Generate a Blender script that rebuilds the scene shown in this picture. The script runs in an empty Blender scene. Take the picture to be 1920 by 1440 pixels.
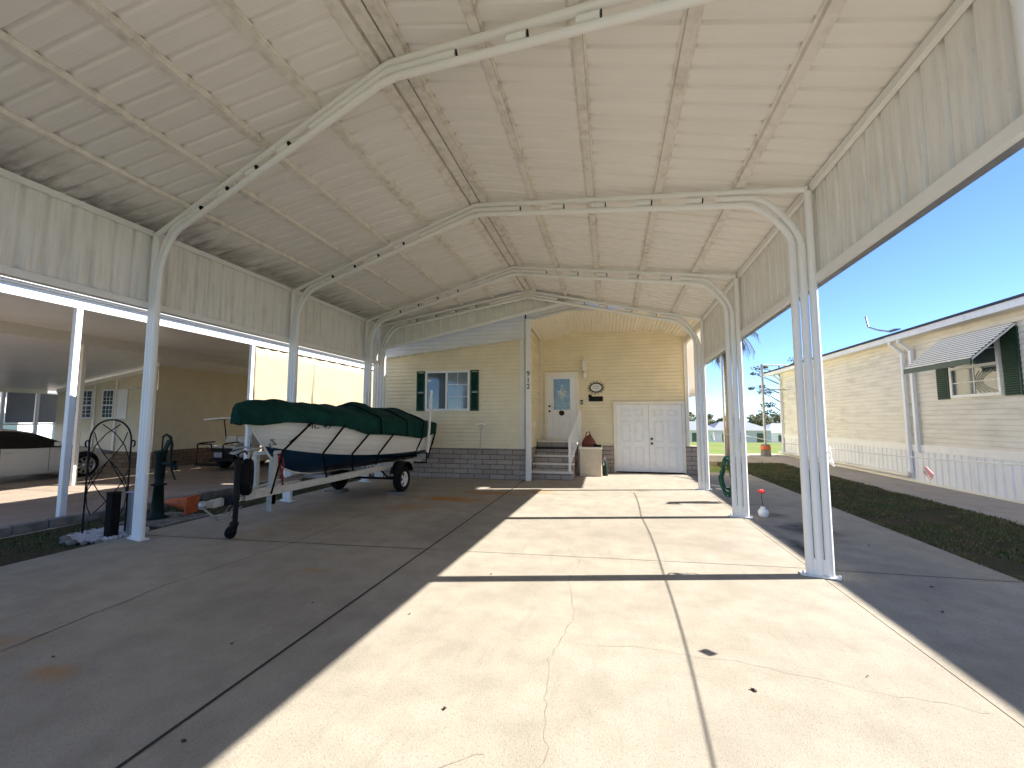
import bpy, math, random
from mathutils import Vector, Matrix, noise
random.seed(7)
PI = math.pi
scn = bpy.context.scene
COL = scn.collection

# ---------------------------------------------------------------- camera, sky, sun, exposure
cam_d = bpy.data.cameras.new('camera'); cam = bpy.data.objects.new('camera', cam_d)
COL.objects.link(cam); scn.camera = cam
cam_d.sensor_width = 36.0; cam_d.lens = 15.0; cam_d.clip_end = 2000; cam_d.clip_start = 0.02
cam.location = (0, 0, 1.56)
cam.rotation_euler = (math.radians(90 + 4.787), 0, math.radians(12.909))

SUN_EL, SUN_AZ = math.radians(36.0), math.radians(76.0)
w = bpy.data.worlds.new('World'); scn.world = w; w.use_nodes = True
nt = w.node_tree; bg = nt.nodes['Background']
sky = nt.nodes.new('ShaderNodeTexSky'); sky.sky_type = 'NISHITA'; sky.sun_disc = False
sky.sun_elevation = SUN_EL; sky.sun_rotation = SUN_AZ
sky.altitude = 0; sky.air_density = 0.6; sky.dust_density = 0.0; sky.ozone_density = 6.0
nt.links.new(sky.outputs[0], bg.inputs[0]); bg.inputs[1].default_value = 0.09
sd = bpy.data.lights.new('sun', 'SUN'); sun = bpy.data.objects.new('sun', sd); COL.objects.link(sun)
sd.energy = 4.5; sd.angle = math.radians(0.5); sd.color = (1.0, 0.955, 0.89)
sun.rotation_euler = Vector((-1.32, -0.33, -1.0)).to_track_quat('-Z', 'Y').to_euler()
sun.location = (12, 3, 12)
scn.view_settings.view_transform = 'Standard'; scn.view_settings.look = 'None'
scn.view_settings.exposure = 1.68; scn.view_settings.gamma = 1.0
scn.cycles.max_bounces = 8; scn.cycles.diffuse_bounces = 5
scn.cycles.sample_clamp_indirect = 8

# ---------------------------------------------------------------- materials
def nd(nt, t, **kw):
    n = nt.nodes.new(t)
    for k, v in kw.items(): setattr(n, k, v)
    return n
def base_mat(name):
    m = bpy.data.materials.new(name); m.use_nodes = True
    t = m.node_tree; return m, t, t.nodes['Principled BSDF'], t.links
def coords(t): return nd(t, 'ShaderNodeTexCoord').outputs['Object']
def noise_tex(t, L, vec, scale, detail=4, stretch=None, rough=0.6):
    if stretch:
        mp = nd(t, 'ShaderNodeMapping'); mp.inputs['Scale'].default_value = stretch
        L.new(vec, mp.inputs[0]); vec = mp.outputs[0]
    n = nd(t, 'ShaderNodeTexNoise'); n.inputs['Scale'].default_value = scale
    n.inputs['Detail'].default_value = detail; n.inputs['Roughness'].default_value = rough
    L.new(vec, n.inputs['Vector']); return n.outputs[0]
def ramp(t, L, fac, stops):
    r = nd(t, 'ShaderNodeValToRGB'); cr = r.color_ramp
    while len(cr.elements) < len(stops): cr.elements.new(0.5)
    for e, (p, c) in zip(cr.elements, stops):
        e.position = p; e.color = (c[0], c[1], c[2], 1) if hasattr(c, '__len__') else (c, c, c, 1)
    L.new(fac, r.inputs[0]); return r.outputs[0]
def mix(t, L, fac, a, b, mode='MIX'):
    m = nd(t, 'ShaderNodeMix', data_type='RGBA', blend_type=mode)
    for s, v in ((m.inputs[0], fac), (m.inputs[6], a), (m.inputs[7], b)):
        if hasattr(v, 'links') or hasattr(v, 'is_output'): L.new(v, s)
        elif isinstance(v, (int, float)): s.default_value = v if s == m.inputs[0] else (v, v, v, 1)
        else: s.default_value = (v[0], v[1], v[2], 1)
    return m.outputs[2]
def math_n(t, L, op, a, b=None, clamp=False):
    m = nd(t, 'ShaderNodeMath', operation=op, use_clamp=clamp)
    for s, v in ((m.inputs[0], a), (m.inputs[1], b)):
        if v is None: continue
        if isinstance(v, (int, float)): s.default_value = v
        else: L.new(v, s)
    return m.outputs[0]
def bump(t, L, b, h, strength=0.3, dist=0.01):
    n = nd(t, 'ShaderNodeBump'); n.inputs['Strength'].default_value = strength
    n.inputs['Distance'].default_value = dist; L.new(h, n.inputs['Height']); L.new(n.outputs[0], b.inputs['Normal'])
def mat(name, col, rough=0.5, metal=0.0, var=0.12, scale=6.0, bmp=0.0, bscale=80.0, stretch=None, spec=0.5, coat=0.0):
    m, t, b, L = base_mat(name)
    c = coords(t)
    n = noise_tex(t, L, c, scale, 5, stretch)
    lo = [x * (1 - var) for x in col]; hi = [min(1, x * (1 + var * 0.6)) for x in col]
    L.new(ramp(t, L, n, [(0.3, lo), (0.7, hi)]), b.inputs['Base Color'])
    b.inputs['Roughness'].default_value = rough; b.inputs['Metallic'].default_value = metal
    b.inputs['Specular IOR Level'].default_value = spec; b.inputs['Coat Weight'].default_value = coat
    if bmp: bump(t, L, b, noise_tex(t, L, c, bscale, 3), bmp, 0.004)
    return m
def dirty_metal(name, col, dirt=(0.30, 0.28, 0.22), streak=(6, 6, 0.5), amount=0.5, rough=0.45):
    m, t, b, L = base_mat(name); c = coords(t)
    n1 = noise_tex(t, L, c, 3.0, 6, streak); n2 = noise_tex(t, L, c, 1.1, 4)
    f = math_n(t, L, 'MULTIPLY', ramp(t, L, n1, [(0.42, 0.0), (0.75, 1.0)]), ramp(t, L, n2, [(0.35, 0.15), (0.65, 1.0)]))
    f = math_n(t, L, 'MULTIPLY', f, amount)
    n3 = noise_tex(t, L, c, 45, 4)
    f2 = math_n(t, L, 'MULTIPLY', ramp(t, L, n3, [(0.62, 0.0), (0.72, 1.0)]), amount * 0.35)
    L.new(mix(t, L, math_n(t, L, 'ADD', f, f2, True), col, dirt), b.inputs['Base Color'])
    b.inputs['Roughness'].default_value = rough
    return m

WHITE = (0.74, 0.69, 0.61)
M = {}
M['frame'] = mat('cream_painted_tube', (0.86, 0.85, 0.82), 0.55, var=0.03, scale=3)
M['skirt'] = dirty_metal('mildewed_cream_panel', (0.86, 0.84, 0.79), (0.36, 0.35, 0.31), amount=0.55)
M['gable'] = mat('cream_ribbed_gable_panel', (0.76, 0.75, 0.69), 0.5, var=0.1, scale=4)
M['purlin'] = dirty_metal('cream_purlin', (0.79, 0.75, 0.68), (0.28, 0.24, 0.18), (3, 3, 3), 0.75)
# roof sheet: mildew near the left eave, light streaks along the ribs
def roof_mat():
    m, t, b, L = base_mat('painted_roof_sheet'); c = coords(t)
    n1 = noise_tex(t, L, c, 1.6, 5, (0.35, 5.0, 1)); n2 = noise_tex(t, L, c, 0.7, 3)
    base = mix(t, L, ramp(t, L, n1, [(0.35, 0.0), (0.7, 1.0)]), (0.87, 0.84, 0.79), (0.82, 0.79, 0.735))
    base = mix(t, L, ramp(t, L, n2, [(0.4, 0.0), (0.65, 0.35)]), base, (0.74, 0.71, 0.66))
    sx = nd(t, 'ShaderNodeSeparateXYZ'); L.new(c, sx.inputs[0])
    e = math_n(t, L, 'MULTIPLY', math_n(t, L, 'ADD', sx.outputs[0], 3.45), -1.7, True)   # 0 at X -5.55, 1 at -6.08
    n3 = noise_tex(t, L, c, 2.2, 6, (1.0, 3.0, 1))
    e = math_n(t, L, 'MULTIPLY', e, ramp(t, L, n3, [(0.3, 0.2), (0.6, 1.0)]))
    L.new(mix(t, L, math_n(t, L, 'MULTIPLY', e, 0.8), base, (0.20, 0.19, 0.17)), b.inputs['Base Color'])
    b.inputs['Roughness'].default_value = 0.5
    wv = nd(t, 'ShaderNodeTexWave', bands_direction='Y'); wv.inputs['Scale'].default_value = 10.0; wv.inputs['Distortion'].default_value = 0.15
    L.new(c, wv.inputs[0]); bump(t, L, b, wv.outputs[0], 0.14, 0.004)
    return m
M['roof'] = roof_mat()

def concrete(name, a, bcol, stains_and_patches=True, joints=None):
    m, t, b, L = base_mat(name); c = coords(t)
    big = noise_tex(t, L, c, 0.55, 5); med = noise_tex(t, L, c, 3.2, 6); fine = noise_tex(t, L, c, 70, 4, rough=0.8)
    agg = nd(t, 'ShaderNodeTexVoronoi'); agg.inputs['Scale'].default_value = 150; L.new(c, agg.inputs['Vector'])
    col = mix(t, L, ramp(t, L, big, [(0.35, 0.0), (0.68, 1.0)]), a, bcol)
    col = mix(t, L, ramp(t, L, med, [(0.34, 0.42), (0.60, 0.0)]), col, [x * 0.62 for x in a])
    col = mix(t, L, ramp(t, L, fine, [(0.36, 0.55), (0.50, 0.0), (0.72, 0.18)]), col, [x * 0.5 for x in a])
    col = mix(t, L, ramp(t, L, agg.outputs['Distance'], [(0.0, 0.35), (0.35, 0.0)]), col, [min(1, x * 1.35) for x in a])
    grit = nd(t, 'ShaderNodeTexVoronoi'); grit.inputs['Scale'].default_value = 34; L.new(c, grit.inputs['Vector'])
    gm = math_n(t, L, 'MULTIPLY', ramp(t, L, grit.outputs['Distance'], [(0.05, 0.75), (0.13, 0.0)]), ramp(t, L, noise_tex(t, L, c, 1.3, 4), [(0.48, 0.0), (0.62, 1.0)]))
    col = mix(t, L, gm, col, [x * 0.45 for x in a])
    drag = noise_tex(t, L, c, 1.4, 7, (9.0, 0.9, 1), 0.7)
    col = mix(t, L, ramp(t, L, drag, [(0.56, 0.0), (0.74, 0.30)]), col, [x * 0.55 for x in a])
    if stains_and_patches:
        def blot(x, y, rx, ry, colr, amt, col):
            mp = nd(t, 'ShaderNodeMapping'); mp.inputs['Location'].default_value = (-x / rx, -y / ry, 0); mp.inputs['Scale'].default_value = (1 / rx, 1 / ry, 0)
            nv = nd(t, 'ShaderNodeTexNoise'); nv.inputs['Scale'].default_value = 2.6; nv.inputs['Detail'].default_value = 5; L.new(c, nv.inputs['Vector'])
            L.new(c, mp.inputs[0])
            ad = nd(t, 'ShaderNodeVectorMath', operation='ADD'); sc = nd(t, 'ShaderNodeVectorMath', operation='MULTIPLY_ADD')
            L.new(nv.outputs['Color'], sc.inputs[0]); sc.inputs[1].default_value = (1.7, 1.7, 0); sc.inputs[2].default_value = (-0.85, -0.85, 0)
            L.new(mp.outputs[0], ad.inputs[0]); L.new(sc.outputs[0], ad.inputs[1])
            ln = nd(t, 'ShaderNodeVectorMath', operation='LENGTH'); L.new(ad.outputs[0], ln.inputs[0])
            f = ramp(t, L, ln.outputs['Value'], [(0.25, amt), (1.0, 0.0)])
            return mix(t, L, f, col, colr)
        rust = (0.40, 0.20, 0.06)
        for (x, y, rx, ry, cc, amt) in [(-3.15, 8.1, 1.0, 0.32, rust, 1.0), (-2.5, 8.9, 0.8, 0.3, rust, 0.85), (-3.6, 7.2, 0.7, 0.35, rust, 0.45), (-3.0, 4.0, 0.22, 0.08, rust, 0.45),
                                        (-1.6, 9.3, 0.6, 0.35, rust, 0.40), (-3.4, 2.1, 0.30, 0.12, rust, 0.6), (-4.3, 2.2, 0.5, 0.2, rust, 0.35), (-2.9, 3.2, 1.1, 0.5, (0.22, 0.20, 0.16), 0.35),
                                        (-0.2, 6.4, 1.6, 0.9, (0.24, 0.20, 0.16), 0.34), (0.9, 5.9, 1.2, 0.6, (0.24, 0.20, 0.16), 0.34), (0.4, 2.5, 0.6, 0.4, (0.3, 0.27, 0.22), 0.3), (1.0, 7.2, 1.1, 0.5, (0.26, 0.22, 0.18), 0.3),
                                        (-2.3, 6.0, 0.7, 1.4, (0.20, 0.18, 0.15), 0.4), (-4.6, 6.6, 1.1, 0.7, (0.2, 0.18, 0.15), 0.4),
                                        (2.75, 6.9, 0.42, 0.62, (0.035, 0.035, 0.04), 0.93), (2.6, 7.9, 0.3, 0.3, (0.05, 0.05, 0.05), 0.6), (3.0, 5.3, 0.7, 0.9, (0.15, 0.15, 0.15), 0.4), (2.25, 6.0, 0.12, 1.1, (0.03, 0.03, 0.03), 0.85)]:  # this row: soft near-black and dark grey patches on the path
            col = blot(x, y, rx, ry, cc, amt, col)
    L.new(col, b.inputs['Base Color']); b.inputs['Roughness'].default_value = 0.9
    b.inputs['Specular IOR Level'].default_value = 0.25
    h = mix(t, L, 0.5, fine, agg.outputs['Distance']); bump(t, L, b, h, 0.5, 0.004)
    return m
M['drive'] = concrete('weathered_concrete', (0.355, 0.315, 0.25), (0.425, 0.38, 0.305))
M['walk'] = concrete('grey_concrete', (0.46, 0.40, 0.34), (0.54, 0.475, 0.40), False)
M['paver'] = concrete('tan_concrete', (0.36, 0.29, 0.225), (0.46, 0.37, 0.29), False)
M['crack'] = mat('dark_crack', (0.03, 0.027, 0.022), 0.95)
M['hairline'] = mat('hairline_crack', (0.27, 0.235, 0.19), 0.95)
M['asphalt'] = mat('asphalt', (0.16, 0.155, 0.15), 0.9, bmp=0.4)
def ground_mat(name, a, bb, c3, sc=1.5):
    m, t, b, L = base_mat(name); c = coords(t)
    n = noise_tex(t, L, c, sc, 6); n2 = noise_tex(t, L, c, sc * 16, 4)
    col = mix(t, L, ramp(t, L, n, [(0.38, 0.0), (0.62, 1.0)]), a, bb)
    col = mix(t, L, ramp(t, L, n2, [(0.45, 0.0), (0.7, 0.8)]), col, c3)
    L.new(col, b.inputs['Base Color']); b.inputs['Roughness'].default_value = 1.0; b.inputs['Specular IOR Level'].default_value = 0.1
    bump(t, L, b, n2, 0.8, 0.03); return m
M['soil'] = ground_mat('thin_turf', (0.045, 0.05, 0.02), (0.07, 0.055, 0.035), (0.10, 0.085, 0.055))
M['lawn'] = ground_mat('sunlit_lawn', (0.15, 0.22, 0.05), (0.22, 0.25, 0.08), (0.24, 0.24, 0.10), 0.3)
M['sand'] = ground_mat('sandy_path', (0.45, 0.38, 0.29), (0.5, 0.43, 0.33), (0.40, 0.33, 0.24))
def grass_mat(name, a, bb):
    m, t, b, L = base_mat(name); c = coords(t)
    n = noise_tex(t, L, c, 2.0, 3); n2 = noise_tex(t, L, c, 60, 2)
    col = mix(t, L, ramp(t, L, n, [(0.4, 0.0), (0.65, 1.0)]), a, bb)
    L.new(mix(t, L, ramp(t, L, n2, [(0.4, 0.0), (0.6, 0.5)]), col, (0.17, 0.14, 0.07)), b.inputs['Base Color'])
    b.inputs['Roughness'].default_value = 0.8; return m
M['grass'] = grass_mat('short_grass', (0.055, 0.10, 0.028), (0.13, 0.105, 0.05))
M['thatch'] = mat('dry_thatch', (0.30, 0.27, 0.17), 0.9, var=0.4, scale=5)
M['leafsun'] = grass_mat('tree_foliage', (0.05, 0.085, 0.025), (0.09, 0.11, 0.045))
M['pine'] = grass_mat('pine_foliage', (0.035, 0.055, 0.03), (0.06, 0.07, 0.045))
M['frond'] = grass_mat('palm_frond', (0.06, 0.07, 0.03), (0.14, 0.11, 0.05))
M['bark'] = mat('bark', (0.22, 0.18, 0.14), 0.9, var=0.4, scale=9, bmp=0.8, bscale=30, stretch=(1, 1, 6))

M['yellow'] = mat('yellow_vinyl_siding', (0.85, 0.75, 0.52), 0.5, var=0.07, scale=2.5)
M['cream'] = mat('cream_vinyl_siding', (0.73, 0.64, 0.46), 0.5, var=0.10, scale=2.0)
M['bsiding'] = dirty_metal('beige_vinyl_siding', (0.80, 0.76, 0.67), (0.44, 0.40, 0.32), (1, 0.35, 2.2), 0.85, 0.55)
M['whitesiding'] = mat('white_vinyl_siding', (0.82, 0.80, 0.74), 0.5, var=0.06, scale=3)
M['trim'] = mat('cream_trim', (0.84, 0.79, 0.68), 0.45, var=0.06)
M['white'] = mat('white_paint', (0.86, 0.855, 0.83), 0.38, var=0.05)
M['whiteskirt'] = dirty_metal('white_skirt_panel', (0.84, 0.85, 0.87), (0.48, 0.47, 0.46), (5, 5, 0.6), 0.45)
M['porchceil'] = mat('beadboard_soffit', (0.84, 0.77, 0.63), 0.5, var=0.05)
M['shade_cloth'] = mat('white_shade_cloth', (0.76, 0.71, 0.64), 0.9, var=0.06, bmp=0.3, bscale=20)
def translucent(m, col, f):
    t = m.node_tree; L = t.links; b = t.nodes['Principled BSDF']; o = t.nodes['Material Output']
    tr = nd(t, 'ShaderNodeBsdfTranslucent'); tr.inputs[0].default_value = (*col, 1); mx = nd(t, 'ShaderNodeMixShader'); mx.inputs[0].default_value = f
    L.new(b.outputs[0], mx.inputs[1]); L.new(tr.outputs[0], mx.inputs[2]); L.new(mx.outputs[0], o.inputs[0])
translucent(M['shade_cloth'], (0.8, 0.74, 0.66), 0.55)
M['beige_screen'] = mat('cream_screen_fabric', (0.36, 0.30, 0.20), 0.9, var=0.05)
M['grey_screen'] = mat('grey_screen_fabric', (0.30, 0.31, 0.36), 0.7, var=0.1, scale=1.2)
M['greenshut'] = mat('dark_green_shutter', (0.008, 0.05, 0.036), 0.4, var=0.15)
M['black'] = mat('black_metal', (0.009, 0.009, 0.010), 0.6, var=0.2, spec=0.2)
M['rubber'] = mat('black_rubber', (0.012, 0.012, 0.012), 0.9, bmp=0.3, bscale=60, spec=0.15)
M['strap'] = mat('black_webbing', (0.008, 0.008, 0.009), 0.95, spec=0.1)
M['alum'] = mat('brushed_aluminium', (0.6, 0.6, 0.6), 0.35, 0.9)
M['galv'] = mat('galvanised_steel', (0.42, 0.43, 0.44), 0.45, 0.7, var=0.25)
M['knob'] = mat('dark_bronze', (0.03, 0.025, 0.02), 0.3, 0.8)
M['glass'] = mat('window_glass', (0.05, 0.08, 0.10), 0.04, var=0.05, spec=1.0)
M['glasslight'] = mat('curtained_glass', (0.20, 0.25, 0.28), 0.06, var=0.3, scale=3, spec=1.0)
M['doorglass'] = mat('leaded_door_glass', (0.16, 0.24, 0.25), 0.12, var=0.35, scale=8, spec=0.8)
M['lead'] = mat('pale_leading', (0.68, 0.72, 0.66), 0.4)
M['cover'] = mat('green_boat_canvas', (0.006, 0.046, 0.037), 0.9, var=0.40, scale=4, bmp=0.7, bscale=12, spec=0.15)
M['hullw'] = mat('white_hull_paint', (0.72, 0.71, 0.66), 0.25, var=0.05)
M['hullb'] = mat('navy_hull_paint', (0.004, 0.024, 0.055), 0.3, var=0.15, spec=0.3)
M['trailer'] = mat('white_trailer_paint', (0.56, 0.545, 0.49), 0.45, var=0.15, scale=12)
M['carpaint'] = mat('pearl_white_car_paint', (0.72, 0.69, 0.60), 0.2, var=0.02, coat=0.6)
M['carglass'] = mat('black_car_glass', (0.008, 0.008, 0.008), 0.05)
M['orange'] = mat('orange_plastic', (0.62, 0.13, 0.035), 0.5, var=0.25, scale=9)
M['castgreen'] = mat('green_cast_iron', (0.008, 0.022, 0.018), 0.6, var=0.4, scale=12, spec=0.2)
M['wood'] = mat('dark_timber', (0.014, 0.012, 0.011), 0.9, var=0.4, stretch=(8, 8, 1), spec=0.15)
M['board'] = mat('grey_board', (0.25, 0.23, 0.20), 0.9, var=0.3, stretch=(1, 6, 6))
M['pebble'] = mat('white_pebble', (0.55, 0.55, 0.56), 0.8, var=0.4, scale=14)
M['stone'] = mat('grey_edge_stone', (0.22, 0.20, 0.18), 0.9, var=0.4, scale=5, bmp=0.5, bscale=20)
M['hose'] = mat('green_garden_hose', (0.010, 0.10, 0.06), 0.35, var=0.2)
M['red'] = mat('red_petal', (0.75, 0.03, 0.035), 0.5)
M['pink'] = mat('faded_pink_sign', (0.80, 0.36, 0.36), 0.6)
M['roofdark'] = mat('dark_shingle', (0.05, 0.055, 0.07), 0.85, bmp=0.5, bscale=40)
M['roofgrey'] = mat('grey_roof', (0.30, 0.32, 0.36), 0.7)
M['bluewall'] = mat('pale_blue_siding', (0.66, 0.66, 0.70), 0.7)
M['boxtan'] = mat('tan_storage_plastic', (0.62, 0.52, 0.38), 0.6, var=0.1)
M['leather'] = mat('red_brown_leather', (0.16, 0.035, 0.02), 0.45, var=0.3)
M['seat'] = mat('beige_vinyl_seat', (0.52, 0.46, 0.36), 0.45)
M['pvc'] = mat('white_pvc', (0.78, 0.77, 0.73), 0.4)
M['fibre'] = mat('rope_white', (0.75, 0.75, 0.72), 0.8)
M['brownwood'] = mat('dry_leaf_brown', (0.06, 0.035, 0.02), 0.9)
M['redrope'] = mat('red_strap', (0.30, 0.03, 0.03), 0.7)
M['lampglass'] = mat('frosted_lamp_glass', (0.75, 0.70, 0.58), 0.15)
M['panelgrey'] = mat('underside_pan_roof', (0.86, 0.85, 0.82), 0.30, var=0.10, scale=0.8)
def brick_mat(name, c1, c2, mortar, bw, bh, ms=0.012, sq=1.0):
    m, t, b, L = base_mat(name); c = coords(t)
    sx = nd(t, 'ShaderNodeSeparateXYZ'); L.new(c, sx.inputs[0])
    cb = nd(t, 'ShaderNodeCombineXYZ'); L.new(math_n(t, L, 'ADD', sx.outputs[0], sx.outputs[1]), cb.inputs[0]); L.new(sx.outputs[2], cb.inputs[1])
    br = nd(t, 'ShaderNodeTexBrick'); L.new(cb.outputs[0], br.inputs['Vector'])
    br.inputs['Scale'].default_value = 1.0; br.inputs['Brick Width'].default_value = bw; br.inputs['Row Height'].default_value = bh
    br.inputs['Mortar Size'].default_value = ms; br.inputs['Mortar Smooth'].default_value = 0.3
    br.inputs['Color1'].default_value = (*c1, 1); br.inputs['Color2'].default_value = (*c2, 1); br.inputs['Mortar'].default_value = (*mortar, 1)
    n = noise_tex(t, L, c, 22, 6, rough=0.75)
    col = mix(t, L, ramp(t, L, n, [(0.35, 0.55), (0.62, 0.0)]), br.outputs['Color'], [x * 0.5 for x in c1])
    L.new(col, b.inputs['Base Color']); b.inputs['Roughness'].default_value = 0.9
    h = math_n(t, L, 'SUBTRACT', math_n(t, L, 'MULTIPLY', n, 0.5), br.outputs['Fac'])
    bump(t, L, b, h, 0.8, 0.012); return m
M['block'] = brick_mat('split_face_grey_block', (0.50, 0.43, 0.37), (0.36, 0.31, 0.265), (0.07, 0.06, 0.05), 0.41, 0.128, 0.009)
M['stonewall'] = brick_mat('brown_ledge_stone', (0.30, 0.19, 0.10), (0.16, 0.11, 0.07), (0.08, 0.06, 0.04), 0.33, 0.14, 0.012)

# ---------------------------------------------------------------- mesh helpers
class MB:
    def __init__(s): s.v = []; s.f = []; s.mi = []; s.sm = []
    def add(s, vs, fs, mi=0, smooth=False):
        o = len(s.v); s.v += [tuple(p) for p in vs]
        for f in fs: s.f.append(tuple(i + o for i in f)); s.mi.append(mi); s.sm.append(smooth)
        return s
    def box(s, x0, x1, y0, y1, z0, z1, mi=0):
        return s.add([(x0,y0,z0),(x1,y0,z0),(x1,y1,z0),(x0,y1,z0),(x0,y0,z1),(x1,y0,z1),(x1,y1,z1),(x0,y1,z1)],
                     [(0,3,2,1),(4,5,6,7),(0,1,5,4),(1,2,6,5),(2,3,7,6),(3,0,4,7)], mi)
    def cbox(s, c, d, rz=0, rx=0, ry=0, mi=0):
        R = Matrix.Rotation(rz, 3, 'Z') @ Matrix.Rotation(ry, 3, 'Y') @ Matrix.Rotation(rx, 3, 'X'); c = Vector(c); vs = []
        for dz in (-.5, .5):
            for dx, dy in ((-.5,-.5),(.5,-.5),(.5,.5),(-.5,.5)): vs.append(c + R @ Vector((dx*d[0], dy*d[1], dz*d[2])))
        return s.add(vs, [(0,3,2,1),(4,5,6,7),(0,1,5,4),(1,2,6,5),(2,3,7,6),(3,0,4,7)], mi)
    def bar(s, a, b, wd, hd, up=(0,0,1), mi=0):
        a = Vector(a); b = Vector(b); d = (b - a).normalized(); u = Vector(up); sd = d.cross(u).normalized(); u = sd.cross(d).normalized(); vs = []
        for p in (a, b):
            for i, j in ((-.5,-.5),(.5,-.5),(.5,.5),(-.5,.5)): vs.append(p + sd*i*wd + u*j*hd)
        return s.add(vs, [(3,2,1,0),(4,5,6,7),(0,1,5,4),(1,2,6,5),(2,3,7,6),(3,0,4,7)], mi)
    def tube(s, pts, r, n=10, mi=0, caps=True, closed=False, radii=None):
        pts = [Vector(p) for p in pts]; k = len(pts); vs = []; fs = []; prev = None
        for i, p in enumerate(pts):
            if closed: d = pts[(i+1) % k] - pts[i-1]
            else: d = pts[min(i+1, k-1)] - pts[max(i-1, 0)]
            d.normalize()
            if prev is None:
                a = Vector((0,0,1)) if abs(d.z) < 0.9 else Vector((1,0,0)); u = d.cross(a).normalized()
            else:
                u = prev - d * prev.dot(d)
                u = u.normalized() if u.length > 1e-6 else d.orthogonal().normalized()
            prev = u; v = d.cross(u); rr = radii[i] if radii else r
            for j in range(n): an = 2*PI*j/n; vs.append(p + u*math.cos(an)*rr + v*math.sin(an)*rr)
        m = k if closed else k - 1
        for i in range(m):
            for j in range(n):
                a = i*n + j; b_ = i*n + (j+1) % n; c = ((i+1) % k)*n + (j+1) % n; d_ = ((i+1) % k)*n + j
                fs.append((a, b_, c, d_))
        s.add(vs, fs, mi, True)
        if caps and not closed: s.add(vs[:n], [tuple(range(n))[::-1]], mi); s.add(vs[-n:], [tuple(range(n))], mi)
        return s
    def lathe(s, prof, c, axis='Z', n=24, mi=0, smooth=True):
        c = Vector(c); vs = []; fs = []
        for r, h in prof:
            for j in range(n):
                a = 2*PI*j/n; x, y = r*math.cos(a), r*math.sin(a)
                vs.append(c + (Vector((x,y,h)) if axis == 'Z' else Vector((h,x,y)) if axis == 'X' else Vector((x,h,y))))
        for i in range(len(prof)-1):
            for j in range(n): fs.append((i*n+j, i*n+(j+1)%n, (i+1)*n+(j+1)%n, (i+1)*n+j))
        return s.add(vs, fs, mi, smooth)
    def prism(s, poly, axis, a, b, mi=0):       # polygon in the plane normal to axis, extruded from a to b
        def P(u, v, w_): return (w_, u, v) if axis == 'X' else (u, w_, v) if axis == 'Y' else (u, v, w_)
        n = len(poly); vs = [P(u, v, a) for u, v in poly] + [P(u, v, b) for u, v in poly]
        fs = [tuple(range(n)), tuple(range(n, 2*n))[::-1]] + [(i, i+n, (i+1) % n + n, (i+1) % n) for i in range(n)]
        return s.add(vs, fs, mi)
    def loft(s, rings, mi=0, smooth=True, closed=False, caps=False):
        n = len(rings[0]); vs = [p for r in rings for p in r]; fs = []
        m = n if closed else n - 1
        for i in range(len(rings)-1):
            for j in range(m): fs.append((i*n+j, i*n+(j+1)%n, (i+1)*n+(j+1)%n, (i+1)*n+j))
        s.add(vs, fs, mi, smooth)
        if caps: s.add(rings[0], [tuple(range(n))[::-1]], mi); s.add(rings[-1], [tuple(range(n))], mi)
        return s
    def sheet(s, pts, mi=0):
        return s.add(pts, [tuple(range(len(pts)))], mi)
    def build(s, name, m, parent=None, bevel=0, recalc=True):
        me = bpy.data.meshes.new(name)
        org = Vector((0,0,0))
        me.from_pydata(s.v, [], s.f); me.update()
        for k in (m if isinstance(m, (list, tuple)) else [m]): me.materials.append(M[k] if isinstance(k, str) else k)
        me.polygons.foreach_set('material_index', s.mi); me.polygons.foreach_set('use_smooth', s.sm)
        if recalc:
            import bmesh
            b = bmesh.new(); b.from_mesh(me); bmesh.ops.recalc_face_normals(b, faces=b.faces); b.to_mesh(me); b.free()
        o = bpy.data.objects.new(name, me); COL.objects.link(o)
        if parent is not None:
            o.parent = parent
            loc = world_loc(parent)
            me.transform(Matrix.Translation(-loc))
        if bevel:
            bv = o.modifiers.new('bevel', 'BEVEL'); bv.width = bevel; bv.segments = 2; bv.limit_method = 'ANGLE'
        return o
def world_loc(o):
    v = Vector(o.location)
    while o.parent is not None: o = o.parent; v += Vector(o.location)
    return v
def tag(o, label=None, cat=None, group=None, kind=None):
    if label: o['label'] = label
    if cat: o['category'] = cat
    if group: o['group'] = group
    if kind: o['kind'] = kind
    return o
def thing(name, loc, label, cat, group=None):
    o = bpy.data.objects.new(name, None); COL.objects.link(o); o.location = loc; o.empty_display_size = 0.2
    return tag(o, label, cat, group)
def struct(mb, name, m, recalc=True): return tag(mb.build(name, m, recalc=recalc), kind='structure')
def dup_tree(root, loc=None, rz=None):
    r = root.copy(); COL.objects.link(r)
    if loc is not None: r.location = loc
    if rz is not None: r.rotation_euler = (0, 0, rz)
    for ch in root.children:
        c = ch.copy(); COL.objects.link(c); c.parent = r
        for g in ch.children: d = g.copy(); COL.objects.link(d); d.parent = c
    return r
def text_mesh(s, size, name, m, parent, loc, rot, depth=0.002, shear=0, wid=1.0):
    cu = bpy.data.curves.new(name, 'FONT'); cu.body = s; cu.size = size; cu.extrude = depth; cu.align_x = 'CENTER'; cu.align_y = 'CENTER'; cu.shear = shear
    tmp = bpy.data.objects.new(name, cu); COL.objects.link(tmp)
    dg = bpy.context.evaluated_depsgraph_get(); me = bpy.data.meshes.new_from_object(tmp.evaluated_get(dg))
    bpy.data.objects.remove(tmp)
    me.transform(Matrix.Diagonal((wid, 1, 1, 1))); me.materials.clear(); me.materials.append(M[m])
    o = bpy.data.objects.new(name, me); COL.objects.link(o); o.parent = parent
    o.location = Vector(loc) - world_loc(parent); o.rotation_euler = rot
    return o
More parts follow.
